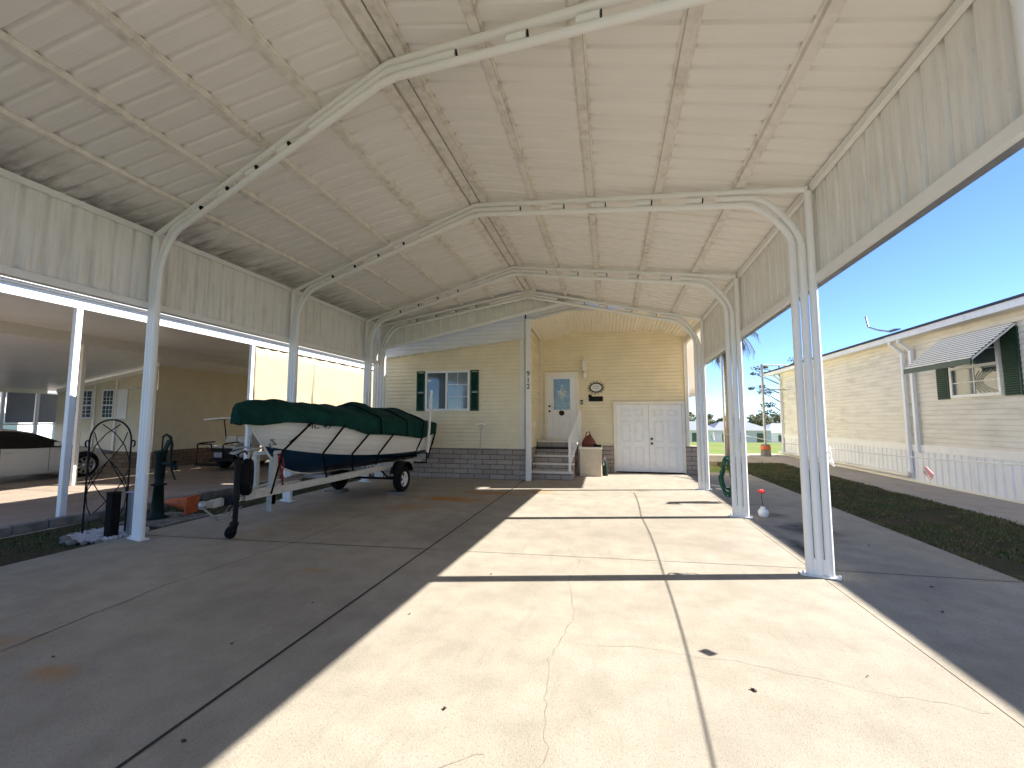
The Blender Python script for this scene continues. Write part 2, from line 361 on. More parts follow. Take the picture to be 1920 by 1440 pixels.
def lerp_tab(tab, x):
    if x <= tab[0][0]: return tab[0][1]
    for (a, va), (b, vb) in zip(tab, tab[1:]):
        if x <= b: return va + (vb - va) * (x - a) / (b - a)
    return tab[-1][1]

# ribbed sheet: profile along the run, in (distance, depth)
def rib_profile(length, pitch=0.2, w=0.05, h=0.02, start=0.0, minor=0.0):
    p = [(0, 0)]; s = start
    while s < length:
        if s > 0.001:
            for d, z in ((-w/2, 0), (-w/4, h), (w/4, h), (w/2, 0)):
                if 0 < s + d < length: p.append((s + d, z))
        s += pitch
    p.append((length, 0)); return p

# ---------------------------------------------------------------- ground
def zg(x, y):     # gently dropping land far behind the homes
    if y < 36: return -0.17
    return -0.17 - 2.5 * min(1, (y - 36) / 22) ** 1.5
g = MB(); xs = [-600, -120, -60, -30, -12, -3, 3, 9, 20, 40, 80, 160, 600]; ys = [-600, -120, -40, -10, 5, 15, 30, 36, 40, 44, 50, 58, 90, 200, 700]
for j, yy in enumerate(ys):
    for i, xx in enumerate(xs): g.v.append((xx, yy, zg(xx, yy)))
for j in range(len(ys)-1):
    for i in range(len(xs)-1):
        a = j*len(xs)+i; g.f.append((a, a+1, a+len(xs)+1, a+len(xs))); g.mi.append(0); g.sm.append(True)
struct(g, 'ground', 'lawn')

d = MB(); d.box(-6.36, 2.02, -9.0, 11.08, -0.2, 0.0); d.box(-2.1, 2.02, 11.08, 13.28, -0.2, 0.0)
drive = struct(d, 'driveway', 'drive')
def strip_line(mb, pts, w_, z=0.003, jit=0.0):
    P = []
    for a, b in zip(pts, pts[1:]):
        n = max(1, int((Vector(b) - Vector(a)).length / 0.06)) if jit else 1
        for i in range(n): P.append(Vector(a).lerp(Vector(b), i / n))
    P.append(Vector(pts[-1])); Q = []
    for i, p in enumerate(P):
        if jit and 0 < i < len(P) - 1:
            q = Vector((p.x, p.y, 0)); p = p + Vector((noise.noise(q*3.1)*jit + noise.noise(q*14)*jit*0.5, noise.noise(q*3.7 + Vector((9,3,1)))*jit + noise.noise(q*13 + Vector((2,2,2)))*jit*0.5))
        Q.append(p)
    vs = []; fs = []
    for i, p in enumerate(Q):
        dd = (Q[min(i+1, len(Q)-1)] - Q[max(i-1, 0)]).normalized(); n_ = Vector((-dd.y, dd.x))
        ww = w_ * (1 if not jit else 0.45 + 0.5 * abs(noise.noise(Vector((p.x*7, p.y*7, 4)))) * 2)
        vs += [(p.x + n_.x*ww/2, p.y + n_.y*ww/2, z), (p.x - n_.x*ww/2, p.y - n_.y*ww/2, z)]
        if i: fs.append((2*i-2, 2*i-1, 2*i+1, 2*i))
    mb.add(vs, fs)
for pts in ([(-2.18, -9), (-2.19, 11.0)],):
    m_ = MB(); strip_line(m_, pts, 0.022); m_.build('control_joint', 'crack', drive)
for y0 in (-4.2, 0.2, 4.66, 8.75):
    m_ = MB(); strip_line(m_, [(-6.34, y0), (-2.22, y0 + 0.28)], 0.014); m_.build('control_joint', 'crack', drive)
    m_ = MB(); strip_line(m_, [(-2.16, y0 + 0.28), (2.0, y0 + 0.56)], 0.010); m_.build('control_joint', 'hairline', drive)
crk = [([(-4.0, -1.0), (-4.04, 2.17), (-4.12, 3.27), (-3.95, 4.88), (-4.02, 6.45), (-3.7, 7.4)], 0.010, 0.03, 'crack'),
       ([(-0.65, 1.2), (-0.32, 2.1), (-0.42, 2.9), (-0.30, 3.5), (-0.42, 4.3), (-0.35, 4.9), (-0.75, 6.0), (-0.6, 6.6)], 0.003, 0.04, 'hairline'),
       ([(-0.28, 3.15), (0.3, 3.2), (0.9, 3.12), (1.5, 3.0), (1.95, 2.92)], 0.0035, 0.04, 'hairline'),
       ([(0.5, 6.0), (0.3, 6.9), (0.45, 7.6)], 0.004, 0.05, 'hairline'),
       ([(-1.7, 0.9), (-1.1, 1.6), (-0.6, 2.05)], 0.0035, 0.05, 'hairline')]
for pts, w_, jt, mm in crk:
    m_ = MB(); strip_line(m_, pts, w_, 0.004, jt); m_.build('crack', mm, drive)

d = MB(); d.box(2.035, 3.88, -9.0, 13.9, -0.2, -0.005)
path = struct(d, 'path', M['walk'] if False else M['drive'])
for y0 in (-2.0, 1.6, 5.22, 8.8, 12.0):
    m_ = MB(); strip_line(m_, [(2.04, y0), (3.87, y0 + 0.03)], 0.010, -0.001); m_.build('control_joint', 'crack', path)
d = MB(); d.box(6.05, 7.42, -9.0, 22.0, -0.2, 0.0); struct(d, 'neighbour_path', 'walk')
d = MB(); d.box(2.6, 14.0, 17.6, 21.5, -0.2, -0.02); struct(d, 'sandy_path', 'sand')
d = MB(); d.box(-40, -8.12, -9.0, 24.0, -0.3, -0.12); nd_ = struct(d, 'neighbour_driveway', 'paver')
for y0 in (2.0, 4.8, 7.6, 10.4):
    m_ = MB(); strip_line(m_, [(-19, y0), (-8.2, y0)], 0.012, -0.117); m_.build('control_joint', 'crack', nd_)
m_ = MB(); strip_line(m_, [(-10.9, -5), (-10.9, 20)], 0.012, -0.116); m_.build('control_joint', 'crack', nd_)
d = MB(); d.box(-200, 200, -17.0, -9.02, -0.2, -0.02); struct(d, 'street', 'asphalt')
d = MB(); d.box(3.885, 6.045, -8.9, 17.5, -0.3, -0.03); d.box(-8.0, -6.365, -8.9, 12.5, -0.3, -0.035); struct(d, 'soil_strip', 'soil')

def blades(x0, x1, y0, y1, n, h, name, m, label):
    vs = []; fs = []
    for i in range(n):
        x = random.uniform(x0, x1); y = y0 + (y1 - y0) * random.random() ** 1.5
        if noise.noise(Vector((x*1.3, y*1.3, 0))) < -0.22 + random.random()*0.1: continue
        a = random.uniform(0, 2*PI); hh = h * random.uniform(0.4, 1.2); wd = random.uniform(0.003, 0.009) * (1 + y*0.08)
        lx, ly = random.uniform(-1, 1)*hh*0.7, random.uniform(-1, 1)*hh*0.7; o = len(vs)
        vs += [(x - math.cos(a)*wd, y - math.sin(a)*wd, -0.035), (x + math.cos(a)*wd, y + math.sin(a)*wd, -0.035), (x + lx, y + ly, -0.03 + hh)]
        fs.append((o, o+1, o+2))
    mb = MB(); mb.add(vs, fs); o = mb.build(name, m, recalc=False); return tag(o, label, None, None, 'stuff')
blades(3.86, 6.06, 2.6, 17.4, 80000, 0.050, 'grass', 'grass', 'short patchy grass between the two concrete paths on the right')
blades(3.9, 6.02, 2.6, 15.0, 16000, 0.030, 'dry_thatch', 'thatch', 'pale dead thatch and clippings scattered through the right grass strip')
blades(-8.0, -6.38, 2.2, 12.4, 16000, 0.04, 'grass', 'grass', 'sparse dark grass in the strip left of the driveway')

# ---------------------------------------------------------------- carport
cp = thing('carport', (-2.0, 4.0, 0), 'tall cream metal carport with ribbed roof and side skirts over the driveway', 'carport')
XL, XR, XK = -6.17, 2.12, -1.97
zL = lambda y: 4.22
zR = lambda y: 4.10 - 0.026 * (y - 5)
zK = lambda y: 4.97 - 0.012 * (y - 5)
def zroof(x, y):
    if x <= XK: return zL(y) + (zK(y) - zL(y)) * (x - XL) / (XK - XL)
    return zR(y) + (zK(y) - zR(y)) * (XR - x) / (XR - XK)
Y0, Y1 = -1.1, 10.90
prof = rib_profile(Y1 - Y0, 0.2, 0.06, 0.024)
for nm, xa, xb in (('left', XL - 0.1, XK), ('right', XK, XR + 0.1)):
    xsn = [xa + (xb - xa) * i / 6 for i in range(7)]; rings = []
    for s, h in prof:
        y = Y0 + s; off = (0.27 * (-2 - 0) if False else 0)
        rings.append([(x, y + off, zroof(x, y) + h + (0 if True else 0)) for x in xsn])
    mb = MB(); mb.loft(rings, 0, False); top = [[(p[0], p[1], p[2] + 0.004) for p in r] for r in rings]
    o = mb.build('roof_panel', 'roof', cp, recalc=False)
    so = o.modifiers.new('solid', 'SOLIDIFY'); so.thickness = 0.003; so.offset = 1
# hat-channel purlins
def purlin(xc, wd, dp, name='purlin', ya=Y0, yb=Y1, m='purlin'):
    rings = []
    for y in (ya, 2, 5, 8, yb):
        r = []
        for u, q in ((-wd*0.80, -0.003), (-wd*0.5, -0.004), (-wd*0.46, -dp), (wd*0.46, -dp), (wd*0.5, -0.004), (wd*0.80, -0.003)):
            r.append((xc + u, y, zroof(xc + u, y) - 0.002 + q))
        rings.append(r)
    mb = MB(); mb.loft(rings, 0, False); o = mb.build(name, m, cp, recalc=False)
    so = o.modifiers.new('solid', 'SOLIDIFY'); so.thickness = 0.003; so.offset = 0
    # seams and screws every sheet
    return o
for x in (-5.36, -4.55, -3.745, -2.90, -1.02, -0.20, 0.63, 1.48): purlin(x, 0.085, 0.048)
for x in (-2.12, -1.82): purlin(x, 0.115, 0.055, 'ridge_purlin')
mb = MB()
mb.bar((-1.97, Y0, zK(Y0) - 0.055), (-1.97, Y1, zK(Y1) - 0.055), 0.13, 0.006)
mb.build('ridge_cap', 'purlin', cp)
# frames
R = 0.035; RP = 0.0385
def arch(fy, name='roof_frame', half=False):
    """fy(x) = Y along the frame; tubes in the X-Z plane."""
    def P(x, z): return (x, fy(x), z)
    mb = MB(); zr = lambda x: zroof(x, fy(x)) - 0.088
    xs_ = [XL + 0.02, XK - 0.06, XK, XK + 0.06, XR - 0.02]
    mb.tube([P(x, zr(x) - (0.006 if x == XK else 0)) for x in xs_], R)                                # rafter under the purlins
    xi_l, xi_r = XL + 0.18, XR - 0.18
    def corner(xi, sgn, drop, n=6):   # post foot to rafter line, bent at eave
        pts = []
        A = Vector((xi, zr(xi) - 0.60)); B = Vector((xi - sgn*0.42, zr(xi - sgn*0.42) - drop))
        c1 = Vector((xi, A.y + 0.14)); c2 = Vector((B.x + sgn*0.16, B.y - 0.03))
        for i in range(n + 1):
            t = i / n; p = A*(1-t)**3 + c1*3*t*(1-t)**2 + c2*3*t*t*(1-t) + B*t**3; pts.append(P(p.x, p.y))
        return pts
    # inner full arch
    L_ = corner(xi_l, -1, 0.155); Rr = corner(xi_r, 1, 0.155)
    mid = [P(x, zr(x) - 0.150) for x in (-4.0, XK - 0.10, XK + 0.10, 0.5)]
    mb.tube(L_ + mid + Rr[::-1], R)
    # middle tubes: corner braces and a ridge splice
    for xi, sg in ((XL + 0.10, -1), (XR - 0.10, 1)):
        c_ = corner(xi, sg, 0.077); x1 = c_[-1][0] - sg*0.35
        mb.tube(c_ + [P(x1, zr(x1) - 0.077)], R, caps=True)
    mb.tube([P(x, zr(x) - 0.077) for x in (XK - 1.05, XK, XK + 0.75)], R)
    x = XL + 0.95
    while x < XR - 0.9:
        if not (XK - 1.15 < x < XK + 0.85): mb.tube([P(x, zr(x) - 0.077), P(x + 0.17, zr(x + 0.17) - 0.077)], R*0.97)
        x += 0.56
    x = XL + 0.95                                     # black discs paint the shaded hollow of the open spacer stubs
    while x < XR - 0.9:
        if not (XK - 1.15 < x < XK + 0.85):
            a = P(x + 0.168, zr(x + 0.168) - 0.077); mb.tube([a, (a[0] + 0.010, a[1], a[2])], R*0.93, mi=1)
        x += 0.56
    for e in (XK - 1.05, XK + 0.75):
        sg = -1 if e < XK else 1; a = P(e, zr(e) - 0.077); mb.tube([a, (a[0] + sg*0.006, a[1], a[2])], R*0.9, mi=1)  # black discs paint the shaded hollow at both splice ends
    o = mb.build(name, ['frame', 'black'], cp)
    return o
def posts(fy, sides):
    for sg in sides:
        xe = XL if sg < 0 else XR; mb = MB()
        for k in range(3):
            x = xe - sg * (0.02 + 0.080 * k); y = fy(x); top = zroof(x, y) - (0.12 if k == 0 else 0.69)
            mb.tube([(x, y, 0.012), (x, y, 1.2), (x, y, 2.4), (x, y, top)], RP, 14)
        a = xe - sg*0.01; b = xe - sg*0.20; ya, yb = fy(a), fy(b)
        mb.bar((a, ya, 0.09), (b, yb, 0.09), 0.045, 0.16)
        o = mb.build('post', 'frame', cp)
        pb = MB(); cx = (a + b) / 2; pb.cbox((cx, fy(cx), 0.008), (0.33, 0.12, 0.012), math.atan2(ya - yb, a - b))
        for q in (-0.145, 0.145): pb.lathe([(0.0001, 0.03), (0.012, 0.03), (0.012, 0.0)], (cx + q, fy(cx + q) - 0.035, 0.01), n=8)
        pb.build('base_plate', 'frame', o)
SK = -0.27
for k in range(-1, 3):
    yr = 3.40 + 2.665 * k
    if k <= 2:
        fy = (lambda yr: (lambda x: yr + SK * (x - XK)))(yr)
        arch(fy)
        posts(fy, (-1, 1) if k < 2 else (-1, 1))
fyD = lambda x: 10.46 - 0.012 * (x + 2)
arch(fyD); posts(fyD, (1,))
mb = MB(); x = XL
for k in range(3): mb.tube([(XL + 0.02 + 0.085*k, 10.5, 0.01), (XL + 0.02 + 0.085*k, 10.5, 4.1 if k == 0 else 3.45)], R)
mb.build('post', 'frame', cp)
mb = MB(); mb.box(XK - 0.13, XK + 0.13, 10.405, 10.425, zK(10.4) - 0.30, zK(10.4) - 0.02); mb.build('ridge_bracket', 'gable', cp)
# side skirts
for sg in (-1, 1):
    xx = (XL - 0.05) if sg < 0 else (XR + 0.05); zt = zL if sg < 0 else zR; H_ = 1.09 if sg < 0 else 1.07
    ya, yb = Y0, (10.55 if sg < 0 else 10.62); pr = rib_profile(yb - ya, 0.225, 0.06, 0.030)
    n = 5; rings = []
    for s, h in pr:
        y = ya + s; rings.append([(xx + sg*h, y, zt(y) - 0.02 - (H_ - 0.03) * j / n) for j in range(n + 1)])
    mb = MB(); mb.loft(rings, 0, False); o = mb.build('side_skirt', 'skirt', cp, recalc=False)
    so = o.modifiers.new('solid', 'SOLIDIFY'); so.thickness = 0.002
    if sg > 0: tag(o, 'right side skirt stained with vertical mildew streaks')
    for nm, off, hh in (('top_rail', -0.07, 0.07), ('bottom_rail', -H_, 0.085)):
        mb = MB(); st = [ya, 2.0, 5.0, 8.0, yb]
        for a, b in zip(st, st[1:]): mb.bar((xx - sg*0.035, a, zt(a) + off), (xx - sg*0.035, b, zt(b) + off), 0.05, hh)
        mb.build(nm, 'frame', cp)
    mb = MB(); mb.bar((xx + sg*0.03, ya, zt(ya) - H_ - 0.03), (xx + sg*0.03, yb, zt(yb) - H_ - 0.03), 0.075, 0.02)
    mb.build('drip_edge', 'galv', cp)
# gable infill at the house end
def gb(x): return 3.46 + (x + 6.31) * 0.1955      # bottom line
pr = rib_profile(6.3, 0.255, 0.05, -0.030); rings = []
for s, h in pr:
    x = XL + s; rings.append([(x, 10.56 + h, gb(x)), (x, 10.56 + h, max(gb(x) + 0.001, zroof(x, 10.5) - 0.01) if True else 0)])
mb = MB(); mb.loft(rings, 0, False); mb.build('gable_panel', 'gable', cp)
mb = MB(); mb.bar((XL, 10.52, gb(XL) - 0.02), (0.05, 10.52, gb(0.05) - 0.02), 0.03, 0.07); mb.build('gable_trim', 'frame', cp)

# ---------------------------------------------------------------- siding
def siding(mb, P, u0, u1, z0, z1, course=0.105, lap=0.018, top=None, bot=None):
    """P(u, z, out) -> point; clipped by top(u)/bot(u)."""
    z = z0; i = 0
    while z < z1 - 1e-4:
        zb = min(z + course, z1); segs = [u0, u1] if top is None and bot is None else [u0 + (u1-u0)*k/24 for k in range(25)]
        for a, b in zip(segs, segs[1:]):
            pts = []
            ta, tb = (top(a), top(b)) if top else (1e9, 1e9); ba, bb = (bot(a), bot(b)) if bot else (-1e9, -1e9)
            la, lb = max(z, ba), max(z, bb); ha, hb = min(zb, ta), min(zb, tb)
            if ha <= la and hb <= lb: continue
            ha, hb = max(ha, la), max(hb, lb); gz = z + course - 0.018
            f = lambda q: 0.006 + lap * (1 - (q - z) / course)
            ga, gb_ = min(ha, max(gz, la)), min(hb, max(gz, lb))
            mb.add([P(a, la, f(la)), P(b, lb, f(lb)), P(b, gb_, f(gb_)), P(a, ga, f(ga))], [(0,1,2,3)])
            if ha > ga + 1e-5 or hb > gb_ + 1e-5:
                mb.add([P(a, ga, f(ga)), P(b, gb_, f(gb_)), P(b, gb_, 0.0), P(a, ga, 0.0)], [(0,1,2,3)])
                mb.add([P(a, ga, 0.0), P(b, gb_, 0.0), P(b, hb, 0.0), P(a, ha, 0.0)], [(0,1,2,3)])
            if la <= z + 1e-6 and lb <= z + 1e-6: mb.add([P(a, z, 0), P(b, z, 0), P(b, z, lap + 0.006), P(a, z, lap + 0.006)], [(0,1,2,3)])
        z += course
def frame_rect(mb, x0, x1, z0, z1, y0, y1, w_):   # four butt-jointed bars in an X-Z plane
    mb.box(x0, x1, y0, y1, z0, z0 + w_); mb.box(x0, x1, y0, y1, z1 - w_, z1)
    mb.box(x0, x0 + w_, y0, y1, z0 + w_, z1 - w_); mb.box(x1 - w_, x1, y0, y1, z0 + w_, z1 - w_)

# ---------------------------------------------------------------- the house
hs = thing('house', (-2.2, 11.1, 0), 'yellow sided home with recessed porch at the end of the driveway', 'house')
HY = 11.05; DY = 13.3
top_l = lambda x: 3.30 + (x + 6.42) * 0.1005
mb = MB(); siding(mb, lambda u, z, o: (u, HY - o, z), -6.55, -2.19, 0.80, 3.75, top=lambda x: top_l(x) + 0.03); mb.box(-6.55, -2.2, HY + 0.001, HY + 0.12, 0, 3.7)
mb.build('front_wall', 'yellow', hs, recalc=False)
mb = MB(); mb.box(-6.6, -2.16, HY - 0.05, HY - 0.002, -0.02, 0.80); mb.build('block_skirt', 'block', hs)
mb = MB(); mb.box(-2.162, -2.10, HY - 0.02, DY, -0.02, 0.80); mb.build('block_skirt', 'block', hs)
mb = MB(); siding(mb, lambda u, z, o: (-2.14 + o, u, z), HY, DY, 0.80, 4.25); mb.box(-2.2, -2.141, HY + 0.13, DY, 0.0, 4.2); mb.build('porch_side_wall', 'yellow', hs, recalc=False)
mb = MB()
siding(mb, lambda u, z, o: (u, DY - o, z), -2.1, 2.21, 0.78, 4.30); mb.box(-2.1, 2.25, DY + 0.001, DY + 0.1, 0, 4.3); mb.build('porch_back_wall', 'yellow', hs, recalc=False)
mb = MB(); mb.box(-0.98, 0.09, DY - 0.07, DY - 0.016, -0.02, 0.77); mb.build('block_skirt', 'block', hs)
mb = MB(); mb.box(2.13, 2.47, DY - 0.10, DY + 0.2, -0.02, 0.76); mb.box(2.11, 2.49, DY - 0.12, DY + 0.22, 0.76, 0.80); mb.build('brick_pier', 'block', hs)
# corner trims
mb = MB(); mb.box(-6.62, -6.53, HY - 0.035, HY + 0.05, 0.78, 3.45); mb.build('corner_trim', 'trim', hs)
mb = MB(); mb.box(-2.30, -2.185, HY - 0.03, HY + 0.05, 0.78, 3.75); mb.build('corner_trim', 'trim', hs)
mb = MB(); mb.box(-2.125, -2.07, DY - 0.055, DY - 0.015, 0.9, 4.1); mb.build('corner_trim', 'trim', hs)
mb = MB(); mb.box(2.14, 2.23, DY - 0.06, DY - 0.017, 0.80, 4.05); mb.build('corner_trim', 'trim', hs)
# white gable band with sloped bottom
band_t = lambda x: 3.55 + (x + 6.55) * 0.190
mb = MB(); siding(mb, lambda u, z, o: (u, HY - 0.10 - o, z), -6.62, -2.16, 3.30, 4.45, 0.11, top=band_t, bot=top_l); mb.build('gable_band', 'whitesiding', hs, recalc=False)
mb = MB(); mb.bar((-6.62, HY - 0.10, top_l(-6.62)), (-2.16, HY - 0.10, top_l(-2.16)), 0.06, 0.03)
x = -6.5
while x < -2.2: mb.cbox((x, HY - 0.06, top_l(x) - 0.022), (0.055, 0.07, 0.025)); x += 0.11
mb.build('soffit_trim', 'whitesiding', hs)
mb = MB(); mb.bar((-6.64, HY - 0.13, band_t(-6.64) + 0.03), (-2.15, HY - 0.13, band_t(-2.15) + 0.03), 0.03, 0.06); mb.build('rake_trim', 'trim', hs)
# porch gable and ceiling
cf = [(-2.10, 4.15), (-1.02, 4.375), (0.95, 4.36), (2.25, 3.93)]; cb_ = [(-2.10, 4.03), (-1.07, 4.26), (1.36, 4.21), (2.25, 3.95)]
cfz = lambda x: lerp_tab(cf, x)
rk = lambda x: lerp_tab([(-2.16, 4.37), (-0.1, 4.73), (2.5, 4.25)], x)
mb = MB(); siding(mb, lambda u, z, o: (u, HY - 0.02 - o, z), -2.14, 2.42, 3.95, 4.75, 0.11, top=rk, bot=cfz); mb.build('porch_gable', 'whitesiding', hs, recalc=False)
mb = MB()
for (a, b) in zip([-2.12, -0.1], [-0.1, 2.5]): mb.bar((a, HY - 0.06, rk(a) - 0.05), (b, HY - 0.06, rk(b) - 0.05), 0.03, 0.13)
for (a, za), (b, zb) in zip(cf, cf[1:]): mb.bar((a, HY - 0.05, za + 0.02), (b, HY - 0.05, zb + 0.02), 0.05, 0.05)
mb.build('porch_trim', 'trim', hs)
mb = MB(); N = 44
def interp(tab, t):
    ls = [0]; 
    for (a, za), (b, zb) in zip(tab, tab[1:]): ls.append(ls[-1] + math.hypot(b-a, zb-za))
    q = t * ls[-1]
    return (lerp_tab(list(zip(ls, [p[0] for p in tab])), q), lerp_tab(list(zip(ls, [p[1] for p in tab])), q))
rings = []
for i in range(N):
    for dt, dz in ((0.0, 0.0), (0.10, 0.018), (0.26, 0.018), (0.36, 0.0)):
        t = min(1, (i + dt) / N); a = interp(cf, t); b = interp(cb_, t); rings.append([(a[0], HY - 0.02, a[1] + dz), (b[0], DY, b[1] + dz)])
a = interp(cf, 1); b = interp(cb_, 1); rings.append([(a[0], HY - 0.02, a[1]), (b[0], DY, b[1])])
mb.loft(rings, 0, False); mb.build('porch_ceiling', 'porchceil', hs)
mb = MB(); mb.prism([(-6.8, 3.64), (-0.1, 4.80), (2.6, 4.34), (2.6, 4.42), (-0.1, 4.90), (-6.8, 3.72)], 'Y', HY - 0.085, 26.0); mb.build('roof', 'roofdark', hs)
mb = MB(); mb.prism([(-6.55, 0), (2.2, 0), (2.2, 4.0), (-0.1, 4.7), (-6.55, 3.6)], 'Y', DY + 0.12, 25.5); mb.build('rear_wall', 'yellow', hs)
mb = MB(); mb.box(2.19, 2.27, HY - 0.05, DY, 3.80, 3.99); mb.build('porch_beam', 'trim', hs)
# porch post with number
pp = MB(); pp.box(-2.135, -2.0, HY - 0.17, HY - 0.052, 0.0, 4.22); post912 = pp.build('porch_post', 'whitesiding', hs, bevel=0.006)
for ch, z in (('9', 2.755), ('1', 2.585), ('2', 2.415)):
    text_mesh(ch, 0.19, 'house_number', 'black', post912, (-2.06, HY - 0.174, z), (PI/2, 0, 0), 0.003)
# front window
wn = MB(); x0, x1, z0, z1 = -5.0, -3.70, 1.80, 2.91
frame_rect(wn, x0, x1, z0, z1, HY - 0.06, HY - 0.005, 0.06); wn.box(-4.40, -4.345, HY - 0.055, HY - 0.006, z0 + 0.06, z1 - 0.06)
win = wn.build('window', 'white', hs, bevel=0.004)
p = MB(); p.box(x0 + 0.06, -4.40, HY - 0.030, HY - 0.022, z0 + 0.06, z1 - 0.06); p.build('pane', 'glass', win)
p = MB(); p.box(-4.345, x1 - 0.06, HY - 0.030, HY - 0.022, z0 + 0.06, z1 - 0.06); p.build('pane', 'glasslight', win)
p = MB()
for (a, b) in ((-4.345, x1 - 0.06),):
    p.box((a+b)/2 - 0.006, (a+b)/2 + 0.006, HY - 0.035, HY - 0.031, z0 + 0.06, z1 - 0.06)
    for q in (1/3, 2/3): zz = z0 + 0.06 + (z1 - z0 - 0.12)*q; p.box(a, b, HY - 0.040, HY - 0.0355, zz - 0.006, zz + 0.006)
p.build('muntin', 'white', win)
for a, b in ((-5.26, -5.02), (-3.68, -3.45)):
    s_ = MB(); frame_rect(s_, a, b, 1.80, 2.91, HY - 0.05, HY - 0.016, 0.03); s_.box(a + 0.03, b - 0.03, HY - 0.045, HY - 0.0165, 2.32, 2.36)
    z = 1.85
    while z < 2.87:
        if not 2.29 < z < 2.36: s_.cbox(((a+b)/2, HY - 0.030, z), (b - a - 0.06, 0.006, 0.034), rx=0.6)
        z += 0.033
    s_.build('shutter', 'greenshut', hs)
# entry door
ed = MB(); frame_rect(ed, -1.98, -0.93, 0.93, 3.04, DY - 0.06, DY - 0.012, 0.085); edo = ed.build('entry_door', 'trim', hs, bevel=0.004)
s_ = MB(); s_.box(-1.895, -1.015, DY - 0.04, DY - 0.015, 0.95, 2.955)
for a, b, c, e in ((-1.73, -1.50, 1.10, 1.70), (-1.40, -1.17, 1.10, 1.70)):
    frame_rect(s_, a, b, c, e, DY - 0.054, DY - 0.0405, 0.018); frame_rect(s_, a + 0.045, b - 0.045, c + 0.045, e - 0.045, DY - 0.045, DY - 0.0405, 0.012)
frame_rect(s_, -1.74, -1.16, 1.83, 2.86, DY - 0.052, DY - 0.0405, 0.035)
s_.build('door_leaf', 'white', edo, bevel=0.002)
s_ = MB(); s_.box(-1.705, -1.195, DY - 0.046, DY - 0.0405, 1.865, 2.825); s_.build('door_glass', 'doorglass', edo)
s_ = MB(); cx, cz, yy = -1.45, 2.36, DY - 0.049
def flat_ring(mb, cx, cz, rx, rz, wd, y, n=20, rot=0):
    vs = []; 
    for k in range(n):
        a = 2*PI*k/n
        for q in (1, 1 - wd/max(rx, rz)):
            px, pz = rx*q*math.cos(a), rz*q*math.sin(a); vs.append((cx + px*math.cos(rot) - pz*math.sin(rot), y, cz + px*math.sin(rot) + pz*math.cos(rot)))
    mb.add(vs, [(2*k, 2*k+1, (2*k+3) % (2*n), (2*k+2) % (2*n)) for k in range(n)])
for k in range(6):
    a = PI/2 + k*PI/3; flat_ring(s_, cx + 0.085*math.cos(a), cz + 0.10*math.sin(a), 0.065, 0.042, 0.03, yy, 14, a)
flat_ring(s_, cx, cz, 0.035, 0.035, 0.034, yy, 12)
flat_ring(s_, cx, cz + 0.24, 0.03, 0.055, 0.025, yy, 12)
for k in range(2):
    pts = [(-1.70 + 0.5*i/12, yy, 2.10 - 0.07*k - 0.05*math.sin(PI*i/12)) for i in range(13)]; s_.tube(pts, 0.006, 5)
s_.build('leaded_pattern', 'lead', edo)
for z in (1.82, 1.98):
    s_ = MB(); s_.lathe([(0.0001, -0.07), (0.03, -0.065), (0.033, -0.045), (0.015, -0.03), (0.03, -0.005), (0.03, 0)], (-1.83, DY - 0.04, z), 'Y', 14)
    s_.build('door_knob', 'knob', edo)
s_ = MB()
for k in range(7):
    a = 2*PI*k/7; s_.lathe([(0.0001, -0.03), (0.03, -0.02), (0.035, 0)], (-1.46 + 0.055*math.cos(a), DY - 0.045, 1.77 + 0.055*math.sin(a)), 'Y', 8)
s_.lathe([(0.0001, -0.04), (0.03, -0.03), (0.035, 0)], (-1.46, DY - 0.045, 1.77), 'Y', 8)
tag(s_.build('door_ornament', 'brownwood'), 'small dark brown flower ornament hanging on the entry door', 'ornament')
# double storage doors
dd = MB(); x0, x1, zt = 0.10, 2.12, 2.10
dd.box(x0, x0 + 0.085, DY - 0.075, DY - 0.012, 0.0, zt); dd.box(x1 - 0.085, x1, DY - 0.075, DY - 0.012, 0.0, zt); dd.box(x0 + 0.085, x1 - 0.085, DY - 0.075, DY - 0.012, zt - 0.085, zt)
ddo = dd.build('double_door', 'trim', hs, bevel=0.004)
for a, b in ((0.188, 1.108), (1.114, 2.032)):
    s_ = MB(); s_.box(a, b, DY - 0.055, DY - 0.02, 0.035, zt - 0.09); wl = (b - a)
    for u in (0.15, 0.56):
        for c, e in ((0.12, 0.72), (0.86, 1.50), (1.64, 1.83)):
            frame_rect(s_, a + wl*u, a + wl*(u + 0.29), c + 0.03, e + 0.03, DY - 0.070, DY - 0.0555, 0.018)
            frame_rect(s_, a + wl*u + 0.035, a + wl*(u + 0.29) - 0.035, c + 0.065, e - 0.005, DY - 0.066, DY - 0.0555, 0.012)
    s_.build('door_leaf', 'white', ddo, bevel=0.002)
for z in (0.86, 1.00):
    s_ = MB(); s_.lathe([(0.0001, -0.07), (0.03, -0.065), (0.033, -0.045), (0.015, -0.03), (0.03, -0.005), (0.03, 0)], (1.18, DY - 0.055, z), 'Y', 14)
    s_.build('door_knob', 'knob', ddo)
s_ = MB(); s_.box(0.15, 2.1, DY - 0.09, DY - 0.02, 0.0, 0.03); s_.build('threshold', 'black', ddo)
